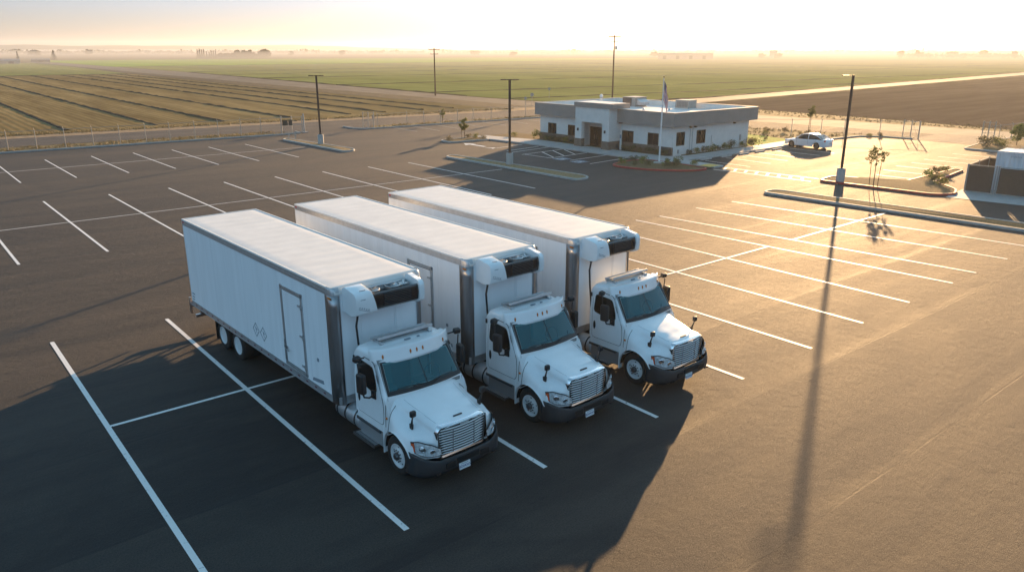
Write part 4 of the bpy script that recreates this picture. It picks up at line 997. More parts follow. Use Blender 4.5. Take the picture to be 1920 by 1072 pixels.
        for (x0,x1,y0,y1,z) in ((.92,1.15,.90,2.0,.80),(1.04,1.22,1.1,2.1,.34)):
            tp = MB(); tp.box(min(s*x0,s*x1),max(s*x0,s*x1),y0,y1,z-.03,z)
            tp.box(min(s*(x1-.01),s*(x1+.015)),max(s*(x1-.01),s*(x1+.015)),y0,y1,z-.06,z+.006)
            tr_ = MB()
            for k in range(14): yy = y0+.04+k*(y1-y0-.08)/14; tr_.box(min(s*(x0+.02),s*(x1-.03)),max(s*(x0+.02),s*(x1-.03)),yy,yy+.03,z,z+.012)
            tp.build('step', M['treadd'], T); tr_.build('step_rib', M['alu'], T)
        bkx = MB(); bkx.box(min(s*1.0,s*1.03),max(s*1.0,s*1.03),1.1,1.14,.3,.5); bkx.box(min(s*1.0,s*1.03),max(s*1.0,s*1.03),1.95,1.99,.3,.5); bkx.build('step_bracket', M['frame'], T)
    ex = MB(); ex.tube([(.55,2.3,.7),(.55,2.3,1.6)],.05,10); ex.box(-.4,.4,2.1,2.5,.85,1.1); ex.build('air_intake', M['frame'], T)
    return T
T1 = make_truck()
YAW = R(1.55)
T1.location = (9.08,13.70,0); T1.rotation_euler = (0,0,YAW)
dup(T1, (13.15,13.72,0), YAW, 'white refrigerated box truck in the middle, between the other two trucks')
dup(T1, (17.09,13.58,0), YAW, 'white refrigerated box truck beside the sunlit empty bays, its nose catching the sun')

# ------------------------------------------------------------------ office building
M['stucco'] = mat('white_stucco', (.63,.61,.58), .85, var=.05, scale=2, bump=.4, bscale=60)
M['fascia'] = mat('taupe_fascia', (.25,.22,.20), .7, var=.08, scale=1)
M['wains'] = mat('brown_wainscot', (.17,.13,.105), .85, var=.2, scale=4, bump=.5, bscale=25)
M['roofm'] = mat('white_roof_membrane', (.70,.69,.66), .6, var=.1, scale=.6)
M['bronze'] = mat('bronze_frame', (.02,.016,.013), .4)
M['wglass'] = mat('window_glass', (.014,.015,.017), .2, var=.4, scale=.7, spec=.08)
M['beige'] = mat('hvac_beige', (.36,.33,.30), .55, .2, var=.1, scale=2)
M['brownp'] = mat('hvac_brown', (.14,.09,.07), .6)
B = thing('office_building', 'single storey white stucco office with taupe fascia, brown base and recessed entrance porch', 'building', (55.9,44.9,0))
BX, BY = 55.9, 44.9
def bb(x0,x1,y0,y1,z0,z1): return MB().box(x0-BX,x1-BX,y0-BY,y1-BY,z0,z1)
def wallx(name, x0, x1, y0, y1, z0, z1, holes, m, par):
    """wall slab between x0..x1 running along y with rectangular holes (ya,yb,za,zb)"""
    mb = MB(); ycut = sorted(set([y0,y1]+[h[0] for h in holes]+[h[1] for h in holes])); 
    for a,b in zip(ycut, ycut[1:]):
        hs = sorted([h for h in holes if h[0] <= a+1e-6 and h[1] >= b-1e-6], key=lambda h: h[2]); z = z0
        for h in hs:
            if h[2] > z: mb.box(x0-BX,x1-BX,a-BY,b-BY,z,h[2])
            z = h[3]
        if z < z1: mb.box(x0-BX,x1-BX,a-BY,b-BY,z,z1)
    return mb.build(name, m, par, smooth=0)
def wally(name, x0, x1, y0, y1, z0, z1, holes, m, par):
    mb = MB(); xc = sorted(set([x0,x1]+[h[0] for h in holes]+[h[1] for h in holes]))
    for a,b in zip(xc, xc[1:]):
        hs = sorted([h for h in holes if h[0] <= a+1e-6 and h[1] >= b-1e-6], key=lambda h: h[2]); z = z0
        for h in hs:
            if h[2] > z: mb.box(a-BX,b-BX,y0-BY,y1-BY,z,h[2])
            z = h[3]
        if z < z1: mb.box(a-BX,b-BX,y0-BY,y1-BY,z,z1)
    return mb.build(name, m, par, smooth=0)
WF = [(60.6,61.95,.78,1.92),(57.6,58.85,.78,1.92),(49.7,51.2,.8,1.95),(46.6,47.95,.84,1.98)]
DOOR = (53.85,55.65,0,2.0)
fw = wallx('wall', 55.9, 56.15, 44.9, 63.2, 0, 2.9, WF+[DOOR], M['stucco'], B)
WS = [(55.95+.0,57.3,.93,2.18),(59.0,60.4,.93,2.2)]
WS = [(56.35,57.6,.93,2.18),(59.3,60.7,.93,2.2)]
wally('wall', 56.152, 67.6, 44.9, 45.15, 0, 2.9, WS, M['stucco'], B)
bb(67.35,67.6,45.152,62.95,0,2.9).build('wall', M['stucco'], B, smooth=0); bb(56.152,67.6,62.95,63.2,0,2.9).build('wall', M['stucco'], B, smooth=0)
bb(56.15,67.35,45.15,62.95,.02,.05).build('floor_slab', M['fascia'], B, smooth=0)
for a,b in ((44.86,51.35),(56.0,63.22)): wn = MB(); wn.box(55.84-BX,55.9-BX,a-BY,b-BY,0,.80); wn.box(55.82-BX,55.9-BX,a-BY,b-BY,.80,.84); wn.build('wainscot', M['wains'], B, smooth=0)
# fascia ring
fa = MB(); F0,F1,G0,G1 = 55.3-BX,68.3-BX,44.4-BY,63.45-BY
fa.box(F0,F0+.3,G0,G1,2.72,3.95); fa.box(F1-.3,F1,G0,G1,2.72,3.95); fa.box(F0+.3,F1-.3,G0,G0+.3,2.72,3.95); fa.box(F0+.3,F1-.3,G1-.3,G1,2.72,3.95)
fao = fa.build('fascia', M['fascia'], B, smooth=0)
so_ = MB(); so_.box(F0+.3,F1-.3,G0+.3,G1-.3,2.76,2.85); so_.build('soffit', M['fascia'], B, smooth=0)
cpg = MB(); 
for (a,b,c,d) in ((F0-.03,F0+.33,G0-.03,G1+.03),(F1-.33,F1+.03,G0-.03,G1+.03),(F0+.33,F1-.33,G0-.03,G0+.33),(F0+.33,F1-.33,G1-.33,G1+.03)): cpg.box(a,b,c,d,3.95,3.99)
cpg.build('parapet_cap', M['beige'], fao, smooth=0)
pin = MB()
pin.box(F0+.3,F0+.32,G0+.32,G1-.32,3.3,3.95); pin.box(F1-.32,F1-.3,G0+.32,G1-.32,3.3,3.95); pin.box(F0+.32,F1-.32,G0+.3,G0+.32,3.3,3.95); pin.box(F0+.32,F1-.32,G1-.32,G1-.3,3.3,3.95)
pin.build('parapet_lining', M['roofm'], B, smooth=0)
rfm = MB(); rfm.grid(lambda u,v: (F0+.3+(F1-F0-.6)*u, G0+.3+(G1-G0-.6)*v, 3.42+.08*(1-abs(2*u-1))), 8, 8); rfm.build('roof', M['roofm'], B, smooth=0)
for (a,b,z0,z1) in WF:
    f = MB(); 
    for (c,d,e,g) in ((a,a+.06,z0,z1),(b-.06,b,z0,z1),(a+.06,b-.06,z0,z0+.06),(a+.06,b-.06,z1-.06,z1),((a+b)/2-.03,(a+b)/2+.03,z0+.06,z1-.06)): f.box(55.93-BX,56.02-BX,c-BY,d-BY,e,g)
    fo = f.build('window', M['bronze'], B, smooth=0)
    MB().box(56.04-BX,56.06-BX,a-BY,b-BY,z0,z1).build('pane', M['wglass'], fo, smooth=0)
for (a,b,z0,z1) in WS:
    f = MB()
    for (c,d,e,g) in ((a,a+.06,z0,z1),(b-.06,b,z0,z1),(a+.06,b-.06,z0,z0+.06),(a+.06,b-.06,z1-.06,z1),((a+b)/2-.03,(a+b)/2+.03,z0+.06,z1-.06)): f.box(c-BX,d-BX,44.93-BY,45.02-BY,e,g)
    fo = f.build('window', M['bronze'], B, smooth=0)
    MB().box(a-BX,b-BX,45.04-BY,45.06-BY,z0,z1).build('pane', M['wglass'], fo, smooth=0)
# portico
po_ = wallx('portico', 54.2, 54.6, 51.35, 56.0, 0, 4.0, [(52.25,55.1,0,2.58)], M['stucco'], B)
pr_ = MB(); pr_.box(54.602-BX,55.9-BX,51.35-BY,51.65-BY,0,4.0); pr_.box(54.602-BX,55.9-BX,55.7-BY,56.0-BY,0,4.0); pr_.box(54.602-BX,55.898-BX,51.652-BY,55.698-BY,2.58,3.9); pr_.build('portico_sides', M['stucco'], B, smooth=0)
for a,b,c,d in ((51.31,52.29,51.31,51.36),(55.06,56.04,55.99,56.04)): MB().prism([(54.16-BX,a-BY),(54.64-BX,a-BY),(54.64-BX,c-BY),(55.898-BX,c-BY),(55.898-BX,d-BY),(54.64-BX,d-BY),(54.64-BX,b-BY),(54.16-BX,b-BY)] if a == c else [(54.16-BX,a-BY),(54.64-BX,a-BY),(54.64-BX,c-BY),(55.898-BX,c-BY),(55.898-BX,d-BY),(54.16-BX,d-BY)],'z',0,.92).build('pillar_base', M['wains'], B, smooth=0)
pf = MB(); pf.box(54.1-BX,56.6-BX,50.9-BY,56.1-BY,4.002,4.46); pf.build('portico_fascia', M['fascia'], B, smooth=0)
pc_ = MB(); pc_.box(54.3-BX,56.6-BX,51.45-BY,55.9-BY,4.462,4.48); pc_.build('portico_roof', M['roofm'], B, smooth=0)
pd = MB(); pd.box(55.5-BX,55.85-BX,51.1-BY,51.34-BY,2.6,2.72); pd.build('porch_trim', mat('rust_trim',(.28,.13,.09),.7), B, smooth=0)
for k,(a,b) in enumerate(((53.9,54.74),(54.76,55.6))):
    d = MB()
    for (c,d_,e,g) in ((a,a+.1,0.02,1.96),(b-.1,b,.02,1.96),(a+.1,b-.1,.02,.25),(a+.1,b-.1,1.84,1.96)): d.box(55.95-BX,56.0-BX,c-BY,d_-BY,e,g)
    do = d.build('door', M['bronze'], B, smooth=0)
    MB().box(55.97-BX,55.98-BX,a+.1-BY,b-.1-BY,.25,1.84).build('pane', M['wglass'], do, smooth=0)
    hh = MB(); y = (b-.14 if k == 0 else a+.14)-BY; hh.tube([(.0,y,.8),(-.02,y,.8),(-.02,y,1.2),(0,y,1.2)],.012,6); hh.build('handle', M['steel'], do)
for y in (55.55,51.85):
    l = MB(); l.box(54.08-BX,54.2-BX,y-.07-BY,y+.07-BY,1.68,1.95); l.build('wall_lamp', M['bronze'], B, smooth=0, bevel=.01)
cd = MB()
for x in (58.3,58.65,61.6): cd.tube([(x-BX,44.86-BY,.1),(x-BX,44.86-BY,2.7 if x != 61.6 else 1.6)],.022,6)
cd.box(57.95-BX,58.1-BX,44.82-BY,44.9-BY,.1,.5); cd.box(56.6-BX,56.75-BX,44.8-BY,44.9-BY,.25,.6); cd.box(66.2-BX,66.35-BX,44.8-BY,44.9-BY,.8,1.35)
cd.tube([(66.28-BX,44.86-BY,0),(66.28-BX,44.86-BY,1.0)],.02,6)
cd.build('conduit', mat('conduit_grey',(.33,.33,.34),.5,.4), B, smooth=30)
for x in (58.2,58.9,65.0):
    l = MB(); l.box(x-.06-BX,x+.06-BX,44.72-BY,44.9-BY,2.5,2.64); l.lathe([(.05,0),(.07,.08)],(x-BX,44.66-BY,2.52),'z',10); l.build('flood_lamp', M['bronze'], B)
ds = MB(); ds.box(55.84-BX,55.9-BX,44.92-BY,45.0-BY,.1,2.75); ds.build('downspout', M['stucco'], B, smooth=0)
# rooftop plant
u1 = thing('rooftop_air_unit', 'larger beige rooftop air unit with a brown side and hood, left of the two', 'air conditioner', (64.3,57.1,3.42))
a = MB(); a.box(-.9,.9,-.75,1.0,.12,1.05); a.box(-.95,.95,-.8,1.05,1.05,1.1); a.build('cabinet', M['beige'], u1, smooth=0, bevel=.01)
a = MB(); a.box(-.98,-.9,-.2,1.0,.16,1.02); a.build('brown_panel', M['brownp'], u1, smooth=0)
a = MB(); a.prism([(-.75,.95),(-1.35,.6),(-1.35,.3),(-.75,.3)],'x',-.7,.7); a.build('intake_hood', M['alu'], u1, smooth=0)
a = MB(); a.box(-1.0,1.0,-.85,1.1,0,.12); a.build('roof_curb', M['roofm'], u1, smooth=0)
u2 = thing('rooftop_air_unit', 'smaller plain beige rooftop air unit, right of the two', 'air conditioner', (66.4,52.0,3.40))
a = MB(); a.box(-.6,.7,-.9,.85,.12,.92); a.box(-.64,.74,-.94,.89,.92,.96); a.build('cabinet', M['beige'], u2, smooth=0, bevel=.01)
a = MB(); a.box(-.7,.8,-1.0,.95,0,.12); a.build('roof_curb', M['roofm'], u2, smooth=0)
for k in range(6): pass
a = MB(); 
for k in range(7): a.box(-.615,-.6,-.75+k*.2,-.6+k*.2,.25,.8)
a.build('louvre', M['fascia'], u2, smooth=0)
v1 = thing('roof_vent', 'white capped vent pipe standing on the back left of the office roof', 'vent', (63.2,61.2,3.42))
a = MB(); a.lathe([(.11,0),(.11,.75),(.16,.8),(.16,.95),(.2,.97),(.2,1.1),(.1,1.22),(.02,1.25)],(0,0,0),'z',14); a.build('pipe', M['roofm'], v1)
a = MB(); a.lathe([(.165,.8),(.175,.86),(.165,.92)],(0,0,0),'z',14); a.build('collar', M['steel'], v1)
for k,(x,y,lb) in enumerate(((60.5,52.6,'small roof drain hood in front of the air units'),(62.8,51.2,'small roof drain hood nearer the side parapet'))):
    o = MB().lathe([(.12,0),(.12,.2),(.06,.3),(.02,.32)],(0,0,0),'z',10).build('roof_drain', M['alu']); o.location = (x,y,3.44); tag(o, lb, 'roof fitting')
# door sign post beside the porch
o = thing('bollard_sign', 'tall white signpost standing in front of the brown base right of the porch', 'sign', (55.5,50.95,.1))
MB().box(-.04,.04,-.1,.1,0,1.5).build('post', M['stucco'], o); MB().box(-.05,-.04,-.09,.09,1.1,1.45).build('sign_face', M['grey'], o)

# ------------------------------------------------------------------ flagpole and flag
o = thing('flagpole', 'white flagpole with gold ball on a round concrete base in front of the office', 'flagpole', (51.35,42.6,.12))
MB().lathe([(.075,0),(.07,2),(.055,5),(.035,7.05)],(0,0,0),'z',14).build('pole', mat('pole_white',(.68,.68,.67),.35), o)
MB().lathe([(.01,0),(.07,.03),(.09,.1),(.07,.17),(.01,.2)],(0,0,7.05),'z',14).build('finial', mat('gold_ball',(.6,.45,.2),.3,.8), o)
MB().lathe([(.5,0),(.5,.06),(.42,.12),(.2,.14),(.02,.14)],(0,0,0),'z',20).build('base', M['concrete'], o)
camx, camy = math.cos(R(50.6-90)), math.sin(R(50.6-90))
# limp flag: UV-mapped stripes and canton on a folded cloth
fl = MB(); nu, nv = 30, 40
def ffn(u,v):
    # u: along the fly, v: down the hoist; cloth hangs in narrow folds
    z = -v*1.35-u*1.55*(.85+.15*v); 
    fold = math.sin(u*11+v*1.5)*.10*(.35+u); side_ = .05+.55*u*(1-.3*u)+.04*math.sin(v*4+u*6)
    k_ = side_*(1-.15*v); return (k_*camx+fold*.6*.64, k_*camy+fold*.6*.77, z)
vs = [ffn(i/nu,j/nv) for i in range(nu+1) for j in range(nv+1)]
fl.add(vs, [(i*(nv+1)+j,(i+1)*(nv+1)+j,(i+1)*(nv+1)+j+1,i*(nv+1)+j+1) for i in range(nu) for j in range(nv)])
fm_, nt, b = newmat('flag_cloth'); N = nt.nodes; L = nt.links
uvn = N.new('ShaderNodeUVMap'); sx = N.new('ShaderNodeSeparateXYZ'); L.new(uvn.outputs[0], sx.inputs[0])
def mth(op, a, bb_=None):
    n = N.new('ShaderNodeMath'); n.operation = op
    for i,x in enumerate((a,bb_)):
        if x is None: continue
        if isinstance(x,(int,float)): n.inputs[i].default_value = x
        else: L.new(x, n.inputs[i])
    return n.outputs[0]
stp = mth('LESS_THAN', mth('MODULO', mth('MULTIPLY', sx.outputs[1], 13), 2), 1)
can = mth('MULTIPLY', mth('LESS_THAN', sx.outputs[0], .3), mth('LESS_THAN', sx.outputs[1], .5))
m1 = N.new('ShaderNodeMix'); m1.data_type = 'RGBA'; m1.inputs[6].default_value = (.8,.78,.76,1); m1.inputs[7].default_value = (.6,.05,.06,1); L.new(stp, m1.inputs['Factor'])
vor = N.new('ShaderNodeTexVoronoi'); vor.inputs['Scale'].default_value = 16; L.new(uvn.outputs[0], vor.inputs['Vector'])
star = mth('LESS_THAN', vor.outputs['Distance'], .22)
m3 = N.new('ShaderNodeMix'); m3.data_type = 'RGBA'; m3.inputs[6].default_value = (.03,.05,.16,1); m3.inputs[7].default_value = (.6,.6,.6,1); L.new(star, m3.inputs['Factor'])
m2 = N.new('ShaderNodeMix'); m2.data_type = 'RGBA'; L.new(can, m2.inputs['Factor']); L.new(m1.outputs[2], m2.inputs[6]); L.new(m3.outputs[2], m2.inputs[7]); L.new(m2.outputs[2], b.inputs['Base Color']); b.inputs['Roughness'].default_value = .8
fo = fl.build('flag', fm_, smooth=80, recalc=False); fo.location = (51.35,42.6,6.95)
uvl = fo.data.uv_layers.new(name='UVMap')
for lp in fo.data.loops:
    i, j = divmod(lp.vertex_index, nv+1); uvl.data[lp.index].uv = (i/nu, j/nv)
tag(fo, 'red white and blue striped flag hanging limp from the white flagpole', 'flag')

# ------------------------------------------------------------------ light poles, utility poles
M['polebrown'] = mat('bronze_pole', (.045,.022,.014), .6, var=.1, scale=2)
def light_pole(x, y, h, label, heads, tilt=0):
    o = thing('light_pole', label, 'light pole', (x,y,.1), 0, 'parking lot light poles')
    MB().lathe([(.30,0),(.30,.93),(.27,1.0),(.02,1.0)],(0,0,0),'z',28).build('pedestal', M['concrete'], o)
    a = MB(); a.box(-.14,.14,-.14,.14,1.0,1.03)
    for sx_ in (-1,1):
        for sy_ in (-1,1): a.tube([(sx_*.11,sy_*.11,1.02),(sx_*.11,sy_*.11,1.10)],.015,6)
    a.build('base_plate', M['polebrown'], o)
    MB().prism([(-.075,-.075),(.075,-.075),(.075,.075),(-.075,.075)],'z',1.03,h-.05).build('pole', M['polebrown'], o, smooth=0, bevel=.012)
    for (dx,dy) in heads:
        l = Vector((dx,dy,0)).normalized(); q = Vector((-l.y,l.x,0))
        a = MB(); P = []
        for t,wd,z0,z1 in ((.05,.04,h-.12,h-.06),(.25,.05,h-.12,h-.06),(.27,.16,h-.13,h-.05),(.75,.17,h-.12,h-.05)):
            for sg in (-1,1):
                for z in (z0,z1): p = l*t+q*wd*sg; P.append((p.x,p.y,z))
        a.add(P, [(k*4+0,k*4+4,k*4+5,k*4+1) for k in range(3)]+[(k*4+2,k*4+3,k*4+7,k*4+6) for k in range(3)]+[(k*4+1,k*4+5,k*4+7,k*4+3) for k in range(3)]+[(k*4,k*4+2,k*4+6,k*4+4) for k in range(3)]+[(0,1,3,2),(12,14,15,13)])
        a.build('lamp_head', M['polebrown'], o, smooth=0)
    return o
camr = Vector((math.cos(R(50.6-90)), math.sin(R(50.6-90))))
light_pole(35.0,73.6,6.9,'dark light pole on the leftmost tan island, with two lamp heads', [(.9,-.5),(-.9,.5)])
light_pole(40.9,50.1,7.05,'dark light pole on the middle island in front of the office, with two lamp heads', [(.8,-.6),(-.8,.6)])
light_pole(54.35,27.9,7.65,'tallest dark light pole at the right, on the red kerbed bed, with one lamp head', [(-.75,.65)])

M['wood'] = mat('pole_wood', (.10,.058,.035), .85, var=.3, scale=3, stretch=(1,1,.1))
def utility(x, y, h, label, transformer, ang):
    o = thing('utility_pole', label, 'utility pole', (x,y,0), ang, 'wooden utility poles')
    MB().tube([(0,0,0),(0,0,h*.5),(0,0,h)],[.17,.14,.11],12).build('pole', M['wood'], o)
    MB().box(-1.2,1.2,-.06,.06,h-.35,h-.22).build('crossarm', M['wood'], o, smooth=0)
    MB().box(-.8,.8,-.05,.05,h-1.25,h-1.15).build('crossarm', M['wood'], o, smooth=0)
    for xx,z in ((-1.1,h-.22),(-.45,h-.22),(.45,h-.22),(1.1,h-.22),(-.75,h-1.15),(.75,h-1.15),(0,h)):
        MB().lathe([(.03,0),(.06,.05),(.035,.1),(.055,.14),(.02,.2)],(xx,0,z),'z',8).build('insulator', M['grey'], o)
    if transformer:
        MB().lathe([(.02,0),(.2,.02),(.22,.1),(.22,.62),(.16,.7),(.02,.72)],(.45,.1,h-2.6),'z',14).build('transformer', M['conduit'] if 'conduit' in M else M['alu'], o)
        MB().tube([(.45,.1,h-1.9),(.3,.05,h-1.5),(.4,0,h-1.2)],.02,5).build('jumper', M['black'], o)
    return o
utility(110.5,104.1,11.9,'tall wooden utility pole with transformer rising behind the office', True, R(-25))
utility(92.6,138.3,9.6,'distant wooden utility pole beside the dirt road, without transformer', False, R(-25))
# cables between poles
for k,(dx,z) in enumerate(((-1.1,11.75),(1.1,11.75))):
    a = MB(); P = []
    for i in range(25):
        t = i/24; P.append((110.5+dx*.9+(330)*t, 104.1-dx*.45+28*t, z-7*t*(1-t)*4*.35))
    a.tube(P, .012, 4); o = a.build('power_line', M['black']); tag(o, ['power line on the left insulator of the tall pole, running right','power line on the right insulator of the tall pole, running right'][k], 'cable', 'power lines from the tall utility pole')

# ------------------------------------------------------------------ fences, gates, signs
M['galv'] = mat('galvanised', (.30,.30,.29), .5, .5)
M['postm'] = mat('fence_post_paint', (.40,.36,.31), .6, .1)
def fence(name, label, pts, posts, h=1.85, mesh=True, group=None, spacing=.30, r=.0018):
    x0,y0 = pts[0]; o = thing(name, label, 'fence', (x0,y0,0), 0, group)
    tot = 0
    for (x,y) in posts:
        a = MB(); a.lathe([(.035,0),(.035,h),(.05,h+.01),(.01,h+.06)],(x-x0,y-y0,0),'z',8); a.tube([(x-x0,y-y0,h),(x-x0,y-y0+.18,h+.2)],.015,5); a.build('post', M['postm'], o)
    m = MB()
    for (a_,b_) in zip(pts, pts[1:]):
        A = Vector((a_[0]-x0,a_[1]-y0,0)); Bv = Vector((b_[0]-x0,b_[1]-y0,0)); Ln = (Bv-A).length; d = (Bv-A)/Ln
        for z,rr in ((h-.02,.018),(.08,.006)): m.tube([A+Vector((0,0,z)),Bv+Vector((0,0,z))],rr,4,False)
        if mesh:
            k = int(Ln/spacing)
            for i in range(k):
                p = A+d*i*spacing; q = A+d*min(Ln,i*spacing+h*.8)
                m.tube([p+Vector((0,0,.08)),q+Vector((0,0,h-.05))],r,3,False); m.tube([p+Vector((0,0,h-.05)),q+Vector((0,0,.08))],r,3,False)
    m.build('chain_link', M['galv'], o, smooth=0)
    return o
fy = lambda x: 88.75-.05*x
fence('chain_link_fence','long chain link fence with leaning posts along the near edge of the road at left',[(-60,fy(-60)),(36.6,fy(36.6))],[(-58+2.46*i if False else 9.4-2.46*i,fy(9.4-2.46*i)) for i in range(0,12)][::-1]+[(x,fy(x)) for x in (11.8,14.3,16.8,19.3,21.8,24.2,26.8,29.3,31.8,34.1,36.5)],group='chain link fences round the lot')
fence('chain_link_fence','chain link fence behind the north parking bays, between the road gate and the office',[(48.6,ky(48.6)+.9),(84,ky(84)+.9)],[(x,ky(x)+.9) for x in (48.6,52.8,55.3,57.8,60.5,63.0,66,69,72,75,78,81,84)],h=1.7,group='chain link fences round the lot')
fence('chain_link_fence','chain link fence behind the white car, along the east road',[(70,58.5),(80.5,47.8),(85,43.9),(88.2,37)],[(70,58.5),(73.5,54.9),(77,51.3),(80.5,47.8),(83,45.6),(85,43.9),(86.6,40.6),(88.2,37)],group='chain link fences round the lot')
fence('chain_link_fence','chain link fence running off the right edge beyond the gate bed',[(88.9,30.3),(97,29.6)],[(91,30.1),(94,29.9),(97,29.6)],group='chain link fences round the lot')
def gate(label, x, y, ln, h, ang, signs=False):
    o = thing('metal_gate', label, 'gate', (x,y,0), ang)
    for t in (0, ln*.5, ln):
        MB().lathe([(.05,0),(.05,h),(.07,h+.02),(.01,h+.09)],(t,0,0),'z',10).build('post', M['postm'], o)
    a = MB()
    for z in (.12,h*.5,h-.08): a.tube([(0,0,z),(ln,0,z)],.025,6)
    a.tube([(0,0,.12),(ln*.5,0,h-.08)],.012,5)
    for i in range(int(ln/.16)): a.tube([(i*.16,0,.12),(i*.16,0,h-.08)],.0035,3,False)
    a.build('frame', M['galv'], o)
    if signs:
        for u0,u1 in ((.08,ln*.30),(ln*.34,ln*.52)): MB().box(u0,u1,-.06,-.03,h*.48,h*.80).build('sign_panel', mat('sign_dark_green',(.02,.03,.025),.5) if 'sign_dark_green' not in bpy.data.materials else bpy.data.materials['sign_dark_green'], o, smooth=0)
    return o
gate('open sliding gate carrying dark sign panels at the left end of the lot entry', 36.6, 87.0, 2.3, 1.9, R(-20), True)
o = thing('gate_post', 'stout pale gate post at the left side of the lot entry', 'post', (39.0,86.2,0)); MB().lathe([(.09,0),(.085,2.1),(.06,2.2),(.01,2.22)],(0,0,0),'z',12).build('post', M['concrete'], o); MB().box(-.3,.4,-.2,.2,0,.12).build('footing', M['concrete'], o)
gate('narrow gate frame at the right side of the lot entry', 46.9, 86.3, 1.3, 1.95, R(-35))
o = thing('keypad_post', 'grey gate keypad on a post beside the narrow gate frame', 'keypad', (48.1,85.9,0)); MB().box(-.04,.04,-.04,.04,0,1.3).build('post', M['galv'], o, smooth=0); MB().box(-.13,.13,-.12,.1,1.2,1.6).build('keypad_box', M['fascia'], o, smooth=0, bevel=.02)
o = gate('tall narrow gate leaf standing open at the east entry, before the leafy tree', 88.6, 30.9, 1.1, 2.3, R(-60))
gate('gate leaf with diagonal brace on the far side of the east entry', 88.3, 37.1, 2.0, 1.9, R(75))
def road_sign(label, x, y, h, kind):
    o = thing('road_sign', label, 'sign', (x,y,0), 0, 'small signs by the road junction')
    MB().tube([(0,0,0),(0,0,h)],.035,6).build('post', M['galv'], o)
    d = Vector((x,y)).normalized(); n = Vector((-d.y,d.x))
    a = MB(); r_ = .32; k = 8 if kind == 'oct' else 4; P = []
    for i in range(k): 
        an = 2*math.pi*i/k+(math.pi/8 if k == 8 else 0); P.append((n.x*r_*math.cos(an)-d.x*.04, n.y*r_*math.cos(an)-d.y*.04, h-.25+r_*math.sin(an)))
    a.add(P+[(p[0]+d.x*.01,p[1]+d.y*.01,p[2]) for p in P], [tuple(range(k)),tuple(range(k,2*k))[::-1]]+[(i,(i+1)%k,(i+1)%k+k,i+k) for i in range(k)])
    a.build('sign_plate', M['galv'], o, smooth=0)
road_sign('small octagonal sign seen from behind, on the near side of the road junction', 88.5,102.3,2.15,'oct')
road_sign('small pale sign on the far side of the road junction, against the green field', 104.7,115.8,2.1,'sq')
road_sign('lower white tipped marker left of the octagonal sign', 87.2,102.5,1.6,'sq')
# utility risers on the west island
for k,(x,y,lb) in enumerate(((34.35,80.0,'left one of two short pale standpipes on the tip of the leftmost island'),(34.75,79.2,'right one of two short pale standpipes on the tip of the leftmost island'))):
    o = thing('standpipe', lb, 'standpipe', (x,y,.1)); MB().tube([(0,0,0),(0,0,.45)],.05,8).build('pipe', M['postm'], o); MB().box(-.09,.09,-.07,.07,.42,.56).build('cap', M['concrete'], o, bevel=.02)
# wheel stops
for k,(x,lb) in enumerate(((56.6,'wheel stop nearest the crosswalk, in the building shade'),(59.6,'second wheel stop from the crosswalk, in the building shade'),(62.4,'third wheel stop from the crosswalk, at the edge of the shade'),(65.0,'fourth wheel stop from the crosswalk, in the sun'),(67.9,'wheel stop nearest the white car'))):
    o = MB().prism([(-.09,0),(.09,0),(.06,.12),(-.06,.12)],'x',-.75,.75).build('wheel_stop', M['concrete'], smooth=0, bevel=.01); o.location = (x+.3,41.85,0); tag(o, lb, 'wheel stop', 'concrete wheel stops beside the office')

# ------------------------------------------------------------------ trash enclosure and container
EN = thing('trash_enclosure', 'fenced enclosure with brown slatted panels and steel posts at the right edge', 'enclosure', (57.7,20.6,0))
M['slatb'] = mat('brown_slats', (.075,.05,.035), .7, var=.15, scale=6)
e0 = Vector((0,0,0)); e1 = Vector((.7,-6.2,0)); dv = (e1-e0).normalized(); nrm_ = Vector((-dv.y,dv.x,0))
EH = 1.88
def epanel(a, b, name='slat_panel'):
    m = MB(); Ln = (b-a).length; d = (b-a)/Ln; n = Vector((-d.y,d.x,0)); k = int(Ln/.085)
    for i in range(k):
        p = a+d*(i*.085); q = a+d*(i*.085+.0835); z0, z1 = .1, EH-.06
        m.add([p-n*.006+Vector((0,0,z0)),q-n*.006+Vector((0,0,z0)),q-n*.006+Vector((0,0,z1)),p-n*.006+Vector((0,0,z1)),p+n*.006+Vector((0,0,z0)),q+n*.006+Vector((0,0,z0)),q+n*.006+Vector((0,0,z1)),p+n*.006+Vector((0,0,z1))],[(0,1,2,3),(7,6,5,4),(0,4,5,1),(1,5,6,2),(2,6,7,3),(3,7,4,0)])
    m.build(name, M['slatb'], EN, smooth=0)
    f = MB(); f.tube([a+Vector((0,0,EH)),b+Vector((0,0,EH))],.025,6); f.tube([a+Vector((0,0,.08)),b+Vector((0,0,.08))],.025,6); f.build('rail', M['galv'], EN)
posts_ = [e0+dv*t for t in (0,1.72,1.86,3.9,4.05,6.1)]
for i,p in enumerate(posts_):
    r_ = .055 if i == 0 else .045
    MB().tube([p,p+Vector((0,0,EH+.06))],r_,10).build('post', M['galv'], EN)
epanel(e0+dv*.06, e0+dv*1.66); epanel(e0+dv*1.93, e0+dv*3.85); epanel(e0+dv*4.1, e0+dv*6.05)
bk0 = e0+Vector((5.2,.55,0)); bk1 = e1+Vector((5.2,.55,0))
epanel(e0+Vector((.06,.01,0)), bk0, 'side_panel'); epanel(bk0, bk1, 'back_panel'); epanel(e1, bk1, 'side_panel')
for p in (bk0,bk1,(e0+bk0)/2): MB().tube([p,p+Vector((0,0,EH+.06))],.045,10).build('post', M['galv'], EN)
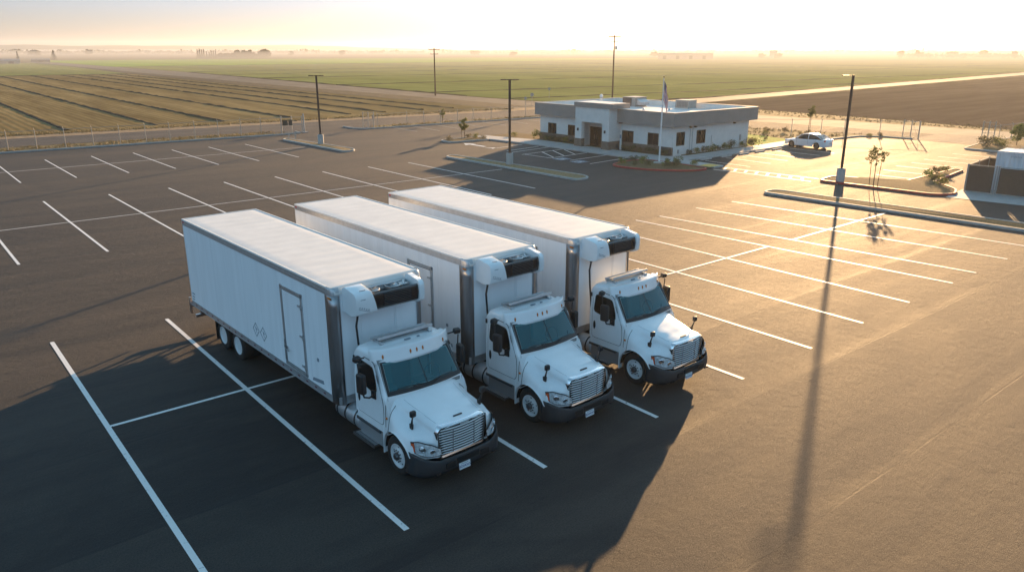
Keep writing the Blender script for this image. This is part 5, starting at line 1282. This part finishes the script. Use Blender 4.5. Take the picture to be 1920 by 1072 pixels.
MB().add([(54.4,20.5,.02),(55.9,11.5,.02),(63.8,12.0,.02),(63,21.4,.02),(57.5,20.9,.02)], [(0,1,2,3,4)]).build('concrete_pad', M['walk'], smooth=0, kind='structure', recalc=False)
CN = thing('storage_container', 'white rust streaked storage container standing inside the brown slatted enclosure', 'container', (59.75,19.6,.03), R(6))
CL, CW, CH = 6.1-.6, 2.4, 2.72
M['cont'] = mat('container_white', (.58,.60,.62), .5, var=.16, scale=2.2, stretch=(3,3,.35), rvar=.1)
a = MB()
def corr(p0, p1, z0, z1, amp=.03, per=.28):
    P0 = Vector(p0); P1 = Vector(p1); Ln = (P1-P0).length; d = (P1-P0)/Ln; n = Vector((d.y,-d.x)); k = int(Ln/per*4); vs = []
    for i in range(k+1):
        s_ = (0,1,1,0)[i%4] if True else 0; q = P0+d*Ln*i/k-n*amp*s_; vs += [(q.x,q.y,z0),(q.x,q.y,z1)]
    a.add(vs, [(2*i,2*i+2,2*i+3,2*i+1) for i in range(k)])
corr((0,0),(0,-CL),.15,CH-.15); corr((CW,-CL),(CW,0),.15,CH-.15); corr((0,-CL),(CW,-CL),.15,CH-.15); corr((CW,0),(0,0),.15,CH-.15)
a.build('side_walls', M['cont'], CN, smooth=0)
a = MB()
for x in (0,CW):
    for y in (0,-CL): a.box(x-.05,x+.05,y-.05,y+.05,0,CH)
for x in (0,CW): a.box(x-.04,x+.04,-CL+.05,-.05,CH-.14,CH-.005); a.box(x-.04,x+.04,-CL+.05,-.05,.02,.15)
for y in (0,-CL): a.box(.05,CW-.05,y-.04,y+.04,CH-.14,CH-.005); a.box(.05,CW-.05,y-.04,y+.04,.02,.15)
a.build('frame', M['cont'], CN, smooth=0, bevel=.008)
a = MB(); a.grid(lambda u,v: (.04+(CW-.08)*u, -.04-(CL-.08)*v, CH-.03+.012*math.sin(v*CL*22)), 3, 160); a.build('roof', M['cont'], CN, smooth=60)
text_mesh('container_lettering', 'STORAGE', .15, M['grey'], CN, (-.045,-1.15,CH-.34), (R(90),0,R(-90)))

# ------------------------------------------------------------------ white car
def make_car(loc, rz):
    o = thing('parked_car', 'white four door saloon car parked alone in the sun beside the lawn', 'car', loc, rz)
    W = .86; paint = mat('car_white', (.66,.67,.70), .22, coat=.8)
    # body: sections along y (front = -y); profile half points
    def prof(y):
        top = lerp_keys([(-2.2,.60),(-2.1,.70),(-1.3,.84),(-.85,.92),(1.45,.97),(2.1,.98),(2.25,.82)], y)
        w_ = lerp_keys([(-2.2,.62),(-2.05,.78),(-1.5,.86),(1.5,.86),(2.1,.78),(2.25,.66)], y)
        d1 = abs(y+1.35); d2 = abs(y-1.35); zb = .22
        for d in (d1,d2):
            if d < .36: zb = max(zb, .30+math.sqrt(.36*.36-d*d))
        return [(0,top),(w_*.6,top-.01),(w_*.9,top-.06),(w_*.98,top-.14),(w_,max(.55,zb+.03)),(w_*.99,zb)]
    ys = sorted(set([-2.2,-2.15,-2.05,-1.9,-.9,-.6,0,.5,.9,1.8,1.95,2.1,2.2,2.25]+[round(c+.36*math.cos(R(a)),3) for c in (-1.35,1.35) for a in range(0,181,12)]))
    a = MB(); vs = []
    for y in ys:
        P = catmull(prof(y),3); row = [(-x,y,z) for x,z in P[::-1]]+[(x,y,z) for x,z in P[1:]]; vs += row
    n = 2*16-1
    a.add(vs, [(i*n+j,(i+1)*n+j,(i+1)*n+j+1,i*n+j+1) for i in range(len(ys)-1) for j in range(n-1)]+[tuple(range(n)),tuple(range((len(ys)-1)*n,len(ys)*n))])
    a.build('body', paint, o, smooth=50)
    # greenhouse
    g = MB(); st_ = [(-.95,.90,.74),(-.25,1.36,.62),(.15,1.42,.60),(.7,1.40,.60),(1.1,1.33,.60),(1.85,.98,.70)]
    def green(off, y0=-9, y1=9):
        q = MB(); vs = []
        ks = [(y,(z,w_)) for y,z,w_ in st_]; yy = [ -.95+2.8*i/22 for i in range(23)]; yy = [y for y in yy if y0 <= y <= y1]
        for y in yy:
            z,w_ = lerp_keys(ks,y); bw = .78
            P = [(-bw,.88),(-bw+.01,.93),(-w_-.05,z-.07),(-w_+.03,z-.015),(-w_*.5,z),(w_*.5,z),(w_-.03,z-.015),(w_+.05,z-.07),(bw-.01,.93),(bw,.88)]
            P = [(x*(1+off),zz+(off if zz > 1 else 0)) for x,zz in P]; vs += [(x,y,zz) for x,zz in P]
        n = 10; q.add(vs, [(i*n+j,(i+1)*n+j,(i+1)*n+j+1,i*n+j+1) for i in range(len(yy)-1) for j in range(n-1)]); return q
    green(0).build('glasshouse', M['sglass'], o, smooth=50)
    # roof and pillars slightly proud
    q = MB()
    def rfn2(u,v):
        y = -.27+1.42*v; z,w_ = lerp_keys([(a_,(b_,c_)) for a_,b_,c_ in st_],y); x = (-1+2*u)*(w_+.035); return (x,y,z+.012-.06*abs(-1+2*u)**6)
    q.grid(rfn2, 12, 12); q.build('roof', paint, o, smooth=60, thick=.02)
    for s in (-1,1):
        for P in ([(-.98,.90,.79),(-.60,1.14,.72),(-.25,1.35,.665)],[(.42,.92,.80),(.42,1.38,.655)],[(1.10,1.33,.655),(1.5,1.16,.72),(1.85,.98,.77)]):
            t = MB(); t.tube([(s*w_,y,z) for y,z,w_ in P],.035,6); t.build('pillar', paint, o)
        t = MB(); t.box(s*.93-.07,s*.93+.07,-.72,-.58,.93,1.05); t.build('door_mirror', paint, o, bevel=.03)
        t = MB(); t.box(min(s*.58,s*.80),max(s*.58,s*.80),2.10,2.22,.74,.90); t.build('tail_light', M['red'], o, bevel=.02)
        t = MB(); t.box(min(s*.50,s*.76),max(s*.50,s*.76),-2.16,-2.02,.60,.72); t.build('headlight', M['lens'], o, bevel=.02)
        t = MB(); 
        for y in (-.78,.42,1.22): t.box(s*.858-.003,s*.858+.003,y,y+.012,.35,.88)
        t.build('door_seam', M['seam'], o)
        for y in (-1.35,1.35):
            wo = bpy.data.objects.new('wheel', None); C.objects.link(wo); wo.parent = o; wo.location = (s*.84,y,.31)
            MB().lathe([(.2,0),(.29,s*.01),(.31,-s*.03),(.31,-s*.19),(.2,-s*.2)],(0,0,0),'x',24,False).build('tyre', M['rubber'], wo)
            r_ = MB(); r_.lathe([(.2,-s*.04),(.205,s*.005),(.19,s*.005),(.17,-s*.04),(.04,-s*.03),(.03,-s*.01)],(0,0,0),'x',20); r_.build('rim', M['hub'], wo)
    t = MB(); t.box(-.70,.70,2.14,2.262,.30,.46); t.box(-.66,.66,-2.215,-2.12,.26,.38); t.build('bumper', paint, o, bevel=.03)
    MB().box(-.26,.26,2.235,2.262,.62,.74).build('number_plate', M['plate'], o)
    return o
make_car((72.2,40.9,0), R(180))

# ------------------------------------------------------------------ vegetation
def leafmat(name, c1, c2):
    m, nt, b = newmat(name); N = nt.nodes; L = nt.links
    tc = N.new('ShaderNodeTexCoord'); n = N.new('ShaderNodeTexNoise'); n.inputs['Scale'].default_value = 7; n.inputs['Detail'].default_value = 3; L.new(tc.outputs['Object'], n.inputs['Vector'])
    r = N.new('ShaderNodeValToRGB'); e = r.color_ramp.elements; e[0].position = .35; e[1].position = .65; e[0].color = (*c1,1); e[1].color = (*c2,1)
    L.new(n.outputs['Fac'], r.inputs['Fac']); L.new(r.outputs['Color'], b.inputs['Base Color']); b.inputs['Roughness'].default_value = .6
    tr = N.new('ShaderNodeBsdfTranslucent'); L.new(r.outputs['Color'], tr.inputs['Color']); mx = N.new('ShaderNodeMixShader'); mx.inputs[0].default_value = .35
    L.new(b.outputs[0], mx.inputs[1]); L.new(tr.outputs[0], mx.inputs[2]); L.new(mx.outputs[0], N['Material Output'].inputs['Surface'])
    return m
M['leaf'] = leafmat('tree_leaf', (.045,.075,.015), (.12,.15,.03))
M['leafy'] = leafmat('yellow_green_leaf', (.10,.11,.02), (.22,.22,.05))
M['leafb'] = leafmat('bright_leaf', (.06,.11,.02), (.16,.22,.04))
M['scrub'] = leafmat('dry_scrub_leaf', (.07,.06,.025), (.17,.14,.06))
M['farleaf'] = mat('far_tree_foliage', (.035,.045,.018), .9, var=.3, scale=.3)
M['bark'] = mat('bark', (.11,.075,.05), .9, var=.3, scale=12)
def leaves(mb, centre, rad, n, size, rnd, shell=.5):
    for _ in range(n):
        while True:
            d = Vector((rnd.uniform(-1,1),rnd.uniform(-1,1),rnd.uniform(-1,1)))
            if .05 < d.length < 1: break
        d *= (shell+(1-shell)*rnd.random())/max(d.length,.3)*d.length if rnd.random() < .5 else 1
        p = Vector(centre)+Vector((d.x*rad[0],d.y*rad[1],d.z*rad[2]))
        a = Vector((rnd.uniform(-1,1),rnd.uniform(-1,1),rnd.uniform(-.6,.6))).normalized(); b = a.cross(Vector((rnd.uniform(-1,1),rnd.uniform(-1,1),rnd.uniform(-1,1)))).normalized()
        s = size*rnd.uniform(.6,1.4)
        mb.add([p-a*s, p+b*s*.5, p+a*s, p-b*s*.5], [(0,1,2,3)])
def tree(x, y, h, cz, cr, label, m='leaf', stakes=0, trunks=1, dens=1, seed=1, z0=.12, clumps=16, size=.055, lean=(0,0), cl=(.22,.42)):
    rnd = random.Random(seed); o = thing('young_tree', label, 'tree', (x,y,z0), 0, 'young trees planted round the lot')
    for k in range(trunks):
        a = MB(); dx = (k-(trunks-1)/2)*.35; top = Vector((lean[0]+dx*.4,lean[1],h*.86))
        a.tube([(dx,0,0),Vector((dx,0,0)).lerp(top,.5)+Vector((.03,.02,0)),top],[.035,.028,.012],7)
        for i in range(7):
            t = rnd.uniform(.5,.95); p = Vector((dx,0,0)).lerp(top,t); d = Vector((rnd.uniform(-1,1),rnd.uniform(-1,1),rnd.uniform(.2,.9))).normalized()*cr*.8
            a.tube([p,p+d*.5+Vector((0,0,.04)),p+d],[.013,.009,.004],5)
        a.build('trunk', M['bark'], o)
    cm = MB()
    for i in range(clumps):
        while True:
            d = Vector((rnd.uniform(-1,1),rnd.uniform(-1,1),rnd.uniform(-1,1)))
            if d.length < 1: break
        c = Vector((lean[0],lean[1],cz))+Vector((d.x*cr*.85,d.y*cr*.85,d.z*(h-cz)*.85)); rr = cr*rnd.uniform(*cl)
        leaves(cm, c, (rr,rr,rr*.8), int(60*dens), size, rnd)
    cm.build('crown', M[m], o, smooth=0, recalc=False)
    for k in range(stakes):
        s = -1 if k == 0 else 1
        MB().tube([(s*.30*camr.x,s*.30*camr.y,0),(s*.36*camr.x,s*.36*camr.y,h*.56)],.022,6).build('stake', M['wood'], o)
    return o
tree(49.6,68.6,2.5,1.55,.55,'small bushy green tree on the planted island left of the office',m='leafy',stakes=1,dens=2.8,seed=3)
tree(58,85.1,2.1,1.35,.38,'thin small tree by the fence beyond the north parking bays',m='leafy',dens=.9,seed=4,z0=0)
tree(86.4,49.0,3.1,2.35,.62,'spindly tree with bare lower trunks behind the white car',m='leafy',trunks=2,dens=2.6,seed=5,z0=0,lean=(.1,0))
tree(54.35,25.4,2.95,2.15,.85,'sparse young tree between two stakes in the red kerbed bed',m='leafy',stakes=2,dens=.55,seed=11,clumps=46,size=.05,cl=(.10,.24))
tree(89.0,27.7,2.35,1.4,.95,'full bright green tree in the bed at the right edge, beyond the container',m='leafb',dens=3.2,seed=8,clumps=22,size=.06)
tree(91.5,26.3,2.0,1.3,.8,'smaller bright green tree partly cut off by the right edge',m='leafb',dens=2.2,seed=9,clumps=16,size=.06)
shp = []
def make_shrub_mesh(k):
    rnd = random.Random(50+k); cm = MB()
    for i in range(7):
        c = Vector((rnd.uniform(-.2,.2),rnd.uniform(-.2,.2),rnd.uniform(.12,.34))); rr = rnd.uniform(.14,.24); leaves(cm, c, (rr,rr,rr*.9), 55, .035, rnd)
    return cm
def shrub(x, y, s, label, group, m='leafy', k=0, z0=.1, zs=1):
    o = make_shrub_mesh(k).build('shrub', M[m], smooth=0, recalc=False); o.location = (x,y,z0); s *= 1.3; o.scale = (s,s,s*zs); o.rotation_euler = (0,0,k*1.7); return tag(o, label, 'shrub', group)
ORD = ['first','second','third','fourth','fifth','sixth','seventh','eighth','ninth','tenth','eleventh','twelfth']
shrub(55.1,62.6,1.5,'round bright yellow green shrub at the left front corner of the office','office shrubs','leafy',0,zs=1.2)
for i,y in enumerate((61.6,60.7,59.7,58.8,57.8,56.8)): shrub(55.45,y,1.0+.15*(i%2),ORD[i]+' shrub from the left corner along the brown base left of the porch','shrubs against the brown base left of the porch','scrub' if i%3 else 'leafy',i+1)
for i,y in enumerate((50.3,49.4,48.3,47.2,46.1,45.3)): shrub(55.4,y,1.0+.2*(i%2),ORD[i]+' shrub from the porch along the brown base right of it','shrubs against the brown base right of the porch','scrub',i+8)
for i,(x,s) in enumerate(((58.0,.8),(58.9,1.0),(60.3,1.0),(61.4,1.3),(62.2,.9),(63.6,1.2),(64.5,1.4),(66.4,1.0),(67.5,1.5),(68.1,1.7))): shrub(x,44.55,s,ORD[i]+' shrub from the near corner along the side wall of the office','shrubs along the side wall of the office','leafy' if i%2 else 'scrub',i+15)
FB = [(48.5,44.3,1.1),(49.3,42.0,.9),(49.8,43.2,1.2),(50.4,44.7,1.0),(50.6,41.2,1.1),(50.3,40.0,1.2),(51.7,41.0,1.3),(49.6,40.3,.9),(51.9,39.3,1.0),(48.6,42.9,.8)]
FD = ['left end of the flagpole bed, close to the red kerb','front of the flagpole bed, left of centre','left of the flagpole base','behind the flagpole base on the left','right of the flagpole base, near the front','front right of the flagpole bed','right of the flagpole base, tallest','front right of the bed, near the red kerb','right end of the flagpole bed, by the yellow paving','front left of the flagpole bed, smallest']
for i,((x,y,s),d) in enumerate(zip(FB,FD)): shrub(x,y,s,'dry grassy shrub at the '+d if d[0] in 'lf' and not d.startswith('left of') else 'dry grassy shrub '+d,'shrubs in the flagpole bed','scrub' if i%2 else 'leafy',i+30,z0=.12)
EB = [(60.6,24.3,1.3,'large yellow green shrub in the east bed near the enclosure','leafb'),(62.4,24.6,1.2,'dark shrub behind the yellow green one in the east bed','scrub'),(58.4,22.4,1.3,'bright low shrub at the front of the east bed beside the enclosure','leafy'),(64.6,24.8,1.2,'yellow shrub in the far corner of the east bed','leafy'),(60.0,23.4,.9,'small dry shrub in the middle of the east bed','scrub')]
for i,(x,y,s,lb,m) in enumerate(EB): shrub(x,y,s,lb,'shrubs in the east bed',m,i+44,z0=.12)
GB = [(85.2,29.2,1.8,'wide low shrub left in the gate bed at the right'),(86.8,28.4,1.7,'brownish shrub in the middle of the gate bed at the right'),(87.2,29.9,2.0,'greener shrub beside the open gate leaf'),(89.5,29.8,1.8,'shrub behind the gate leaf near the leafy tree')]
for i,(x,y,s,lb) in enumerate(GB): shrub(x,y,s,lb,'shrubs in the gate bed',['scrub','leafy'][i%2],i+52,z0=.12,zs=.8)
VB = [(77.5,55.5,1.6,'dry scrub bush nearest the office corner on the far verge'),(79.2,53.5,1.5,'second dry scrub bush on the verge beyond the lawn'),(81.4,51.6,1.8,'third dry scrub bush on the verge beyond the lawn'),(83.0,50.0,1.9,'rounder scrub bush on the verge left of the spindly tree'),(78.7,50.0,1.5,'dark scrub bush at the far edge of the lawn'),(81.3,46.2,2.1,'dark bush behind the white car near the kerb'),(86.9,40.7,1.5,'flat dark bush at the right end of the east kerb'),(86.3,41.6,1.3,'small dark bush beside the flat one at the east kerb'),(74.5,47.2,1.0,'small shrub standing on the lawn'),(47.3,68.2,1.1,'shrub at the left tip of the planted island'),(50.6,67.9,1.2,'shrub on the planted island right of the bushy tree'),(51.0,67.0,1.0,'low shrub at the right end of the planted island'),(50.4,68.9,1.0,'shrub at the back of the planted island'),(55.0,66.6,1.2,'small upright shrub by the path left of the office')]
for i,(x,y,s,lb) in enumerate(VB): shrub(x,y,s*(.62 if x > 70 else .9),lb,None,['scrub','leafy','scrub'][i%3],i+60,z0=.03)
# grass and weeds along the verges: one uncountable mass
rnd = random.Random(5); gm = MB()
def tuft(x,y,s,n=9):
    for _ in range(n):
        a = rnd.uniform(0,6.28); r_ = rnd.uniform(0,s*.9); p = Vector((x+r_*math.cos(a),y+r_*math.sin(a),0)); h = s*rnd.uniform(.5,1.2); d = Vector((rnd.uniform(-1,1),rnd.uniform(-1,1),0)).normalized()
        q = Vector((-d.y,d.x,0))*s*.12; gm.add([p-q,p+q,p+d*s*.35+Vector((0,0,h))],[(0,1,2)])
for _ in range(1500):
    x = rnd.uniform(-8,37); t = rnd.random(); y = ky(x)+.3+(ry0(x)-ky(x)-.5)*t
    if noise.noise(Vector((x*.5,y*.8,0))) > -.1: tuft(x,y,rnd.uniform(.08,.26))
for _ in range(700):
    x = rnd.uniform(48,86); y = ky(x)+.3+rnd.random()*(ry0(x)-ky(x)-.5)
    if noise.noise(Vector((x*.5,y*.8,3))) > -.1: tuft(x,y,rnd.uniform(.1,.3))
for _ in range(900):
    x = rnd.uniform(69,90); y = rnd.uniform(38,60)
    if x > 76.8+(52-y)*.1 and y > 44.5-(x-77)*.1 and x < 89.5-(y-38)*.27+.3: tuft(x,y,rnd.uniform(.1,.28))
for _ in range(900):
    x = rnd.uniform(104.5,111.5); y = rnd.uniform(15,90); tuft(x,y,rnd.uniform(.08,.22))
for _ in range(1200):
    x = rnd.uniform(-20,82); y = ry1(x)+2.6+rnd.random()*2.2; tuft(x,y,rnd.uniform(.1,.3))
gm.build('verge_grass', M['scrub'], smooth=0, kind='stuff', recalc=False)

# far trees along the horizon, each its own object
def fartree(x, y, h, w_, label, seed, slim=False, group='trees on the hazy horizon'):
    rnd = random.Random(seed); o = thing('distant_tree', label, 'tree', (x,y,0), 0, group)
    MB().tube([(0,0,0),(0,0,h*.6)],[w_*.05,w_*.02],6).build('trunk', M['bark'], o)
    cm = MB(); 
    for i in range(9 if slim else 16):
        t = i/(8 if slim else 15)
        if slim: c = Vector((0,0,h*(.08+.86*t))); rr = w_*.5*(1-t*.85)
        else:
            c = Vector((rnd.uniform(-.38,.38)*w_,rnd.uniform(-.38,.38)*w_,h*rnd.uniform(.22,.84))); rr = w_*rnd.uniform(.14,.26)
        leaves(cm, c, (rr*1.25,rr*1.25,h*.15 if not slim else h*.11), 80, max(.35,w_*.085), rnd)
    cm.build('crown', M['farleaf'], o, smooth=0, recalc=False)
def pix(px, D):   # direction of a photo column to a ground position at distance D
    a = R(50.603)-math.atan((px-960)/1493.); return D*math.cos(a), D*math.sin(a)
FT = []
# cypress row, then round clump (photo columns 368..505)
for i,(px,hh) in enumerate(((369,8.6),(373,9.2),(377,8.4),(381,9.0),(386,6.6),(391,6.0),(395,8.0),(399,7.6),(403,6.8))):
    x,y = pix(px,880+i*3); fartree(x,y,hh,2.6,ORD[i]+' slim cypress from the left in the row on the horizon',100+i,True,'cypress row on the horizon')
for i,(px,hh,w_) in enumerate(((412,5.4,6),(420,5.0,6),(428,5.2,6),(436,5.6,6),(443,8.8,7),(450,6.4,6),(458,8.9,7),(465,8.6,8),(472,6.2,6),(487,7.6,6),(496,9.6,9),(502,8.2,6))):
    x,y = pix(px,900+(i%3)*8); fartree(x,y,hh,w_,ORD[i]+' broad tree from the left in the grove beside the cypress row',120+i,False,'grove beside the cypress row')
LT = [(30,700,7,'slim tree at the far left edge of the horizon',True,2.5),(98,800,8,'lone pointed tree left of the cypress row, near the low sheds',True,5),(62,1250,8,'round tree beyond the low sheds at far left',False,14),(165,1300,8,'pale round tree between the sheds and the grove',False,10),(545,1150,6.5,'lone round tree right of the grove',False,7),(640,1150,7.5,'round tree on the horizon above the left light pole',False,9),(700,1500,6,'small tree left of the distant utility pole',False,9),(890,1200,6.5,'wide low tree right of the distant utility pole',False,14),(962,1000,5.8,'dark low clump above the middle light pole',False,9),(1075,1500,7,'small tree left of the tall utility pole',False,8),(1228,900,6.5,'round tree at the left end of the long barn',False,9),(1430,850,5,'left tree beside the tall shed on the right horizon',False,6),(1462,850,6,'right tree beside the tall shed on the right horizon',False,6),(1690,900,9,'tallest tree on the right part of the horizon',False,8),(1725,920,8,'tree right of the tallest one on the right horizon',False,9),(1790,950,6.5,'low tree toward the right end of the horizon',False,12),(1848,980,8,'round tree near the right end of the horizon',False,12),(1905,900,8,'last tree at the right end of the horizon',False,5)]
for i,(px,D,hh,lb,sl_,w_) in enumerate(LT): x,y = pix(px,D); fartree(x,y,hh,w_,lb,200+i,sl_)
# continuous far tree line that reads as one mass
cm = MB(); rnd = random.Random(77)
for i in range(900):
    px = rnd.uniform(-60,1980); D = rnd.uniform(1500,1900); x,y = pix(px,D); hN = noise.noise(Vector((px*.02,0,0)))+.6*noise.noise(Vector((px*.11,3,0)))
    hh = 5+6*max(0,hN+.15)
    leaves(cm, (x,y,hh*.5), (9,9,hh*.5), 14, 2.0, rnd)
for i in range(140):
    px = 408+rnd.random()*92; x,y = pix(px,915+rnd.uniform(-6,6)); leaves(cm, (x,y,2.4), (3,3,2.3), 26, .6, rnd)
for i in range(160):
    px = rnd.uniform(1690,1920); x,y = pix(px,960+rnd.uniform(-10,10)); leaves(cm, (x,y,2.6), (4,4,2.6), 22, .8, rnd)
cm.build('treeline', M['farleaf'], smooth=0, kind='stuff', recalc=False)
# barns and sheds
def barn(px, D, ln, dp, h, label, m, roofh=1.2):
    x,y = pix(px,D); a = math.atan2(y,x)-math.pi/2; o = thing('farm_building', label, 'barn', (x,y,0), a)
    MB().box(-ln/2,ln/2,-dp/2,dp/2,0,h).build('walls', m, o, smooth=0)
    MB().prism([(-dp/2-.3,h+.002),(dp/2+.3,h+.002),(0,h+roofh)],'x',-ln/2-.3,ln/2+.3).build('roof', M['fascia'], o, smooth=0)
    for k in range(max(1,int(ln/12))): xx = -ln/2+6+k*12; MB().box(xx-1.5,xx+1.5,-dp/2-.05,-dp/2,0,h*.7).build('door', M['slatb'], o, smooth=0)
    return o
barn(1286,760,50,12,4.6,'long low barn with dark roof on the horizon above the office',M['fascia'])
barn(1451,850,7,7,6.2,'tall narrow farm shed on the right horizon',M['fascia'],1.5)
barn(14,620,11,7,1.9,'low shed at the far left edge, before the tree line',M['fascia'])
barn(72,680,12,7,1.7,'low dark shed left of the lone pointed tree',M['wains'],.8)
barn(470+560,1500,40,12,3.5,'faint long farm shed behind the field, left of the tall utility pole',M['fascia'])
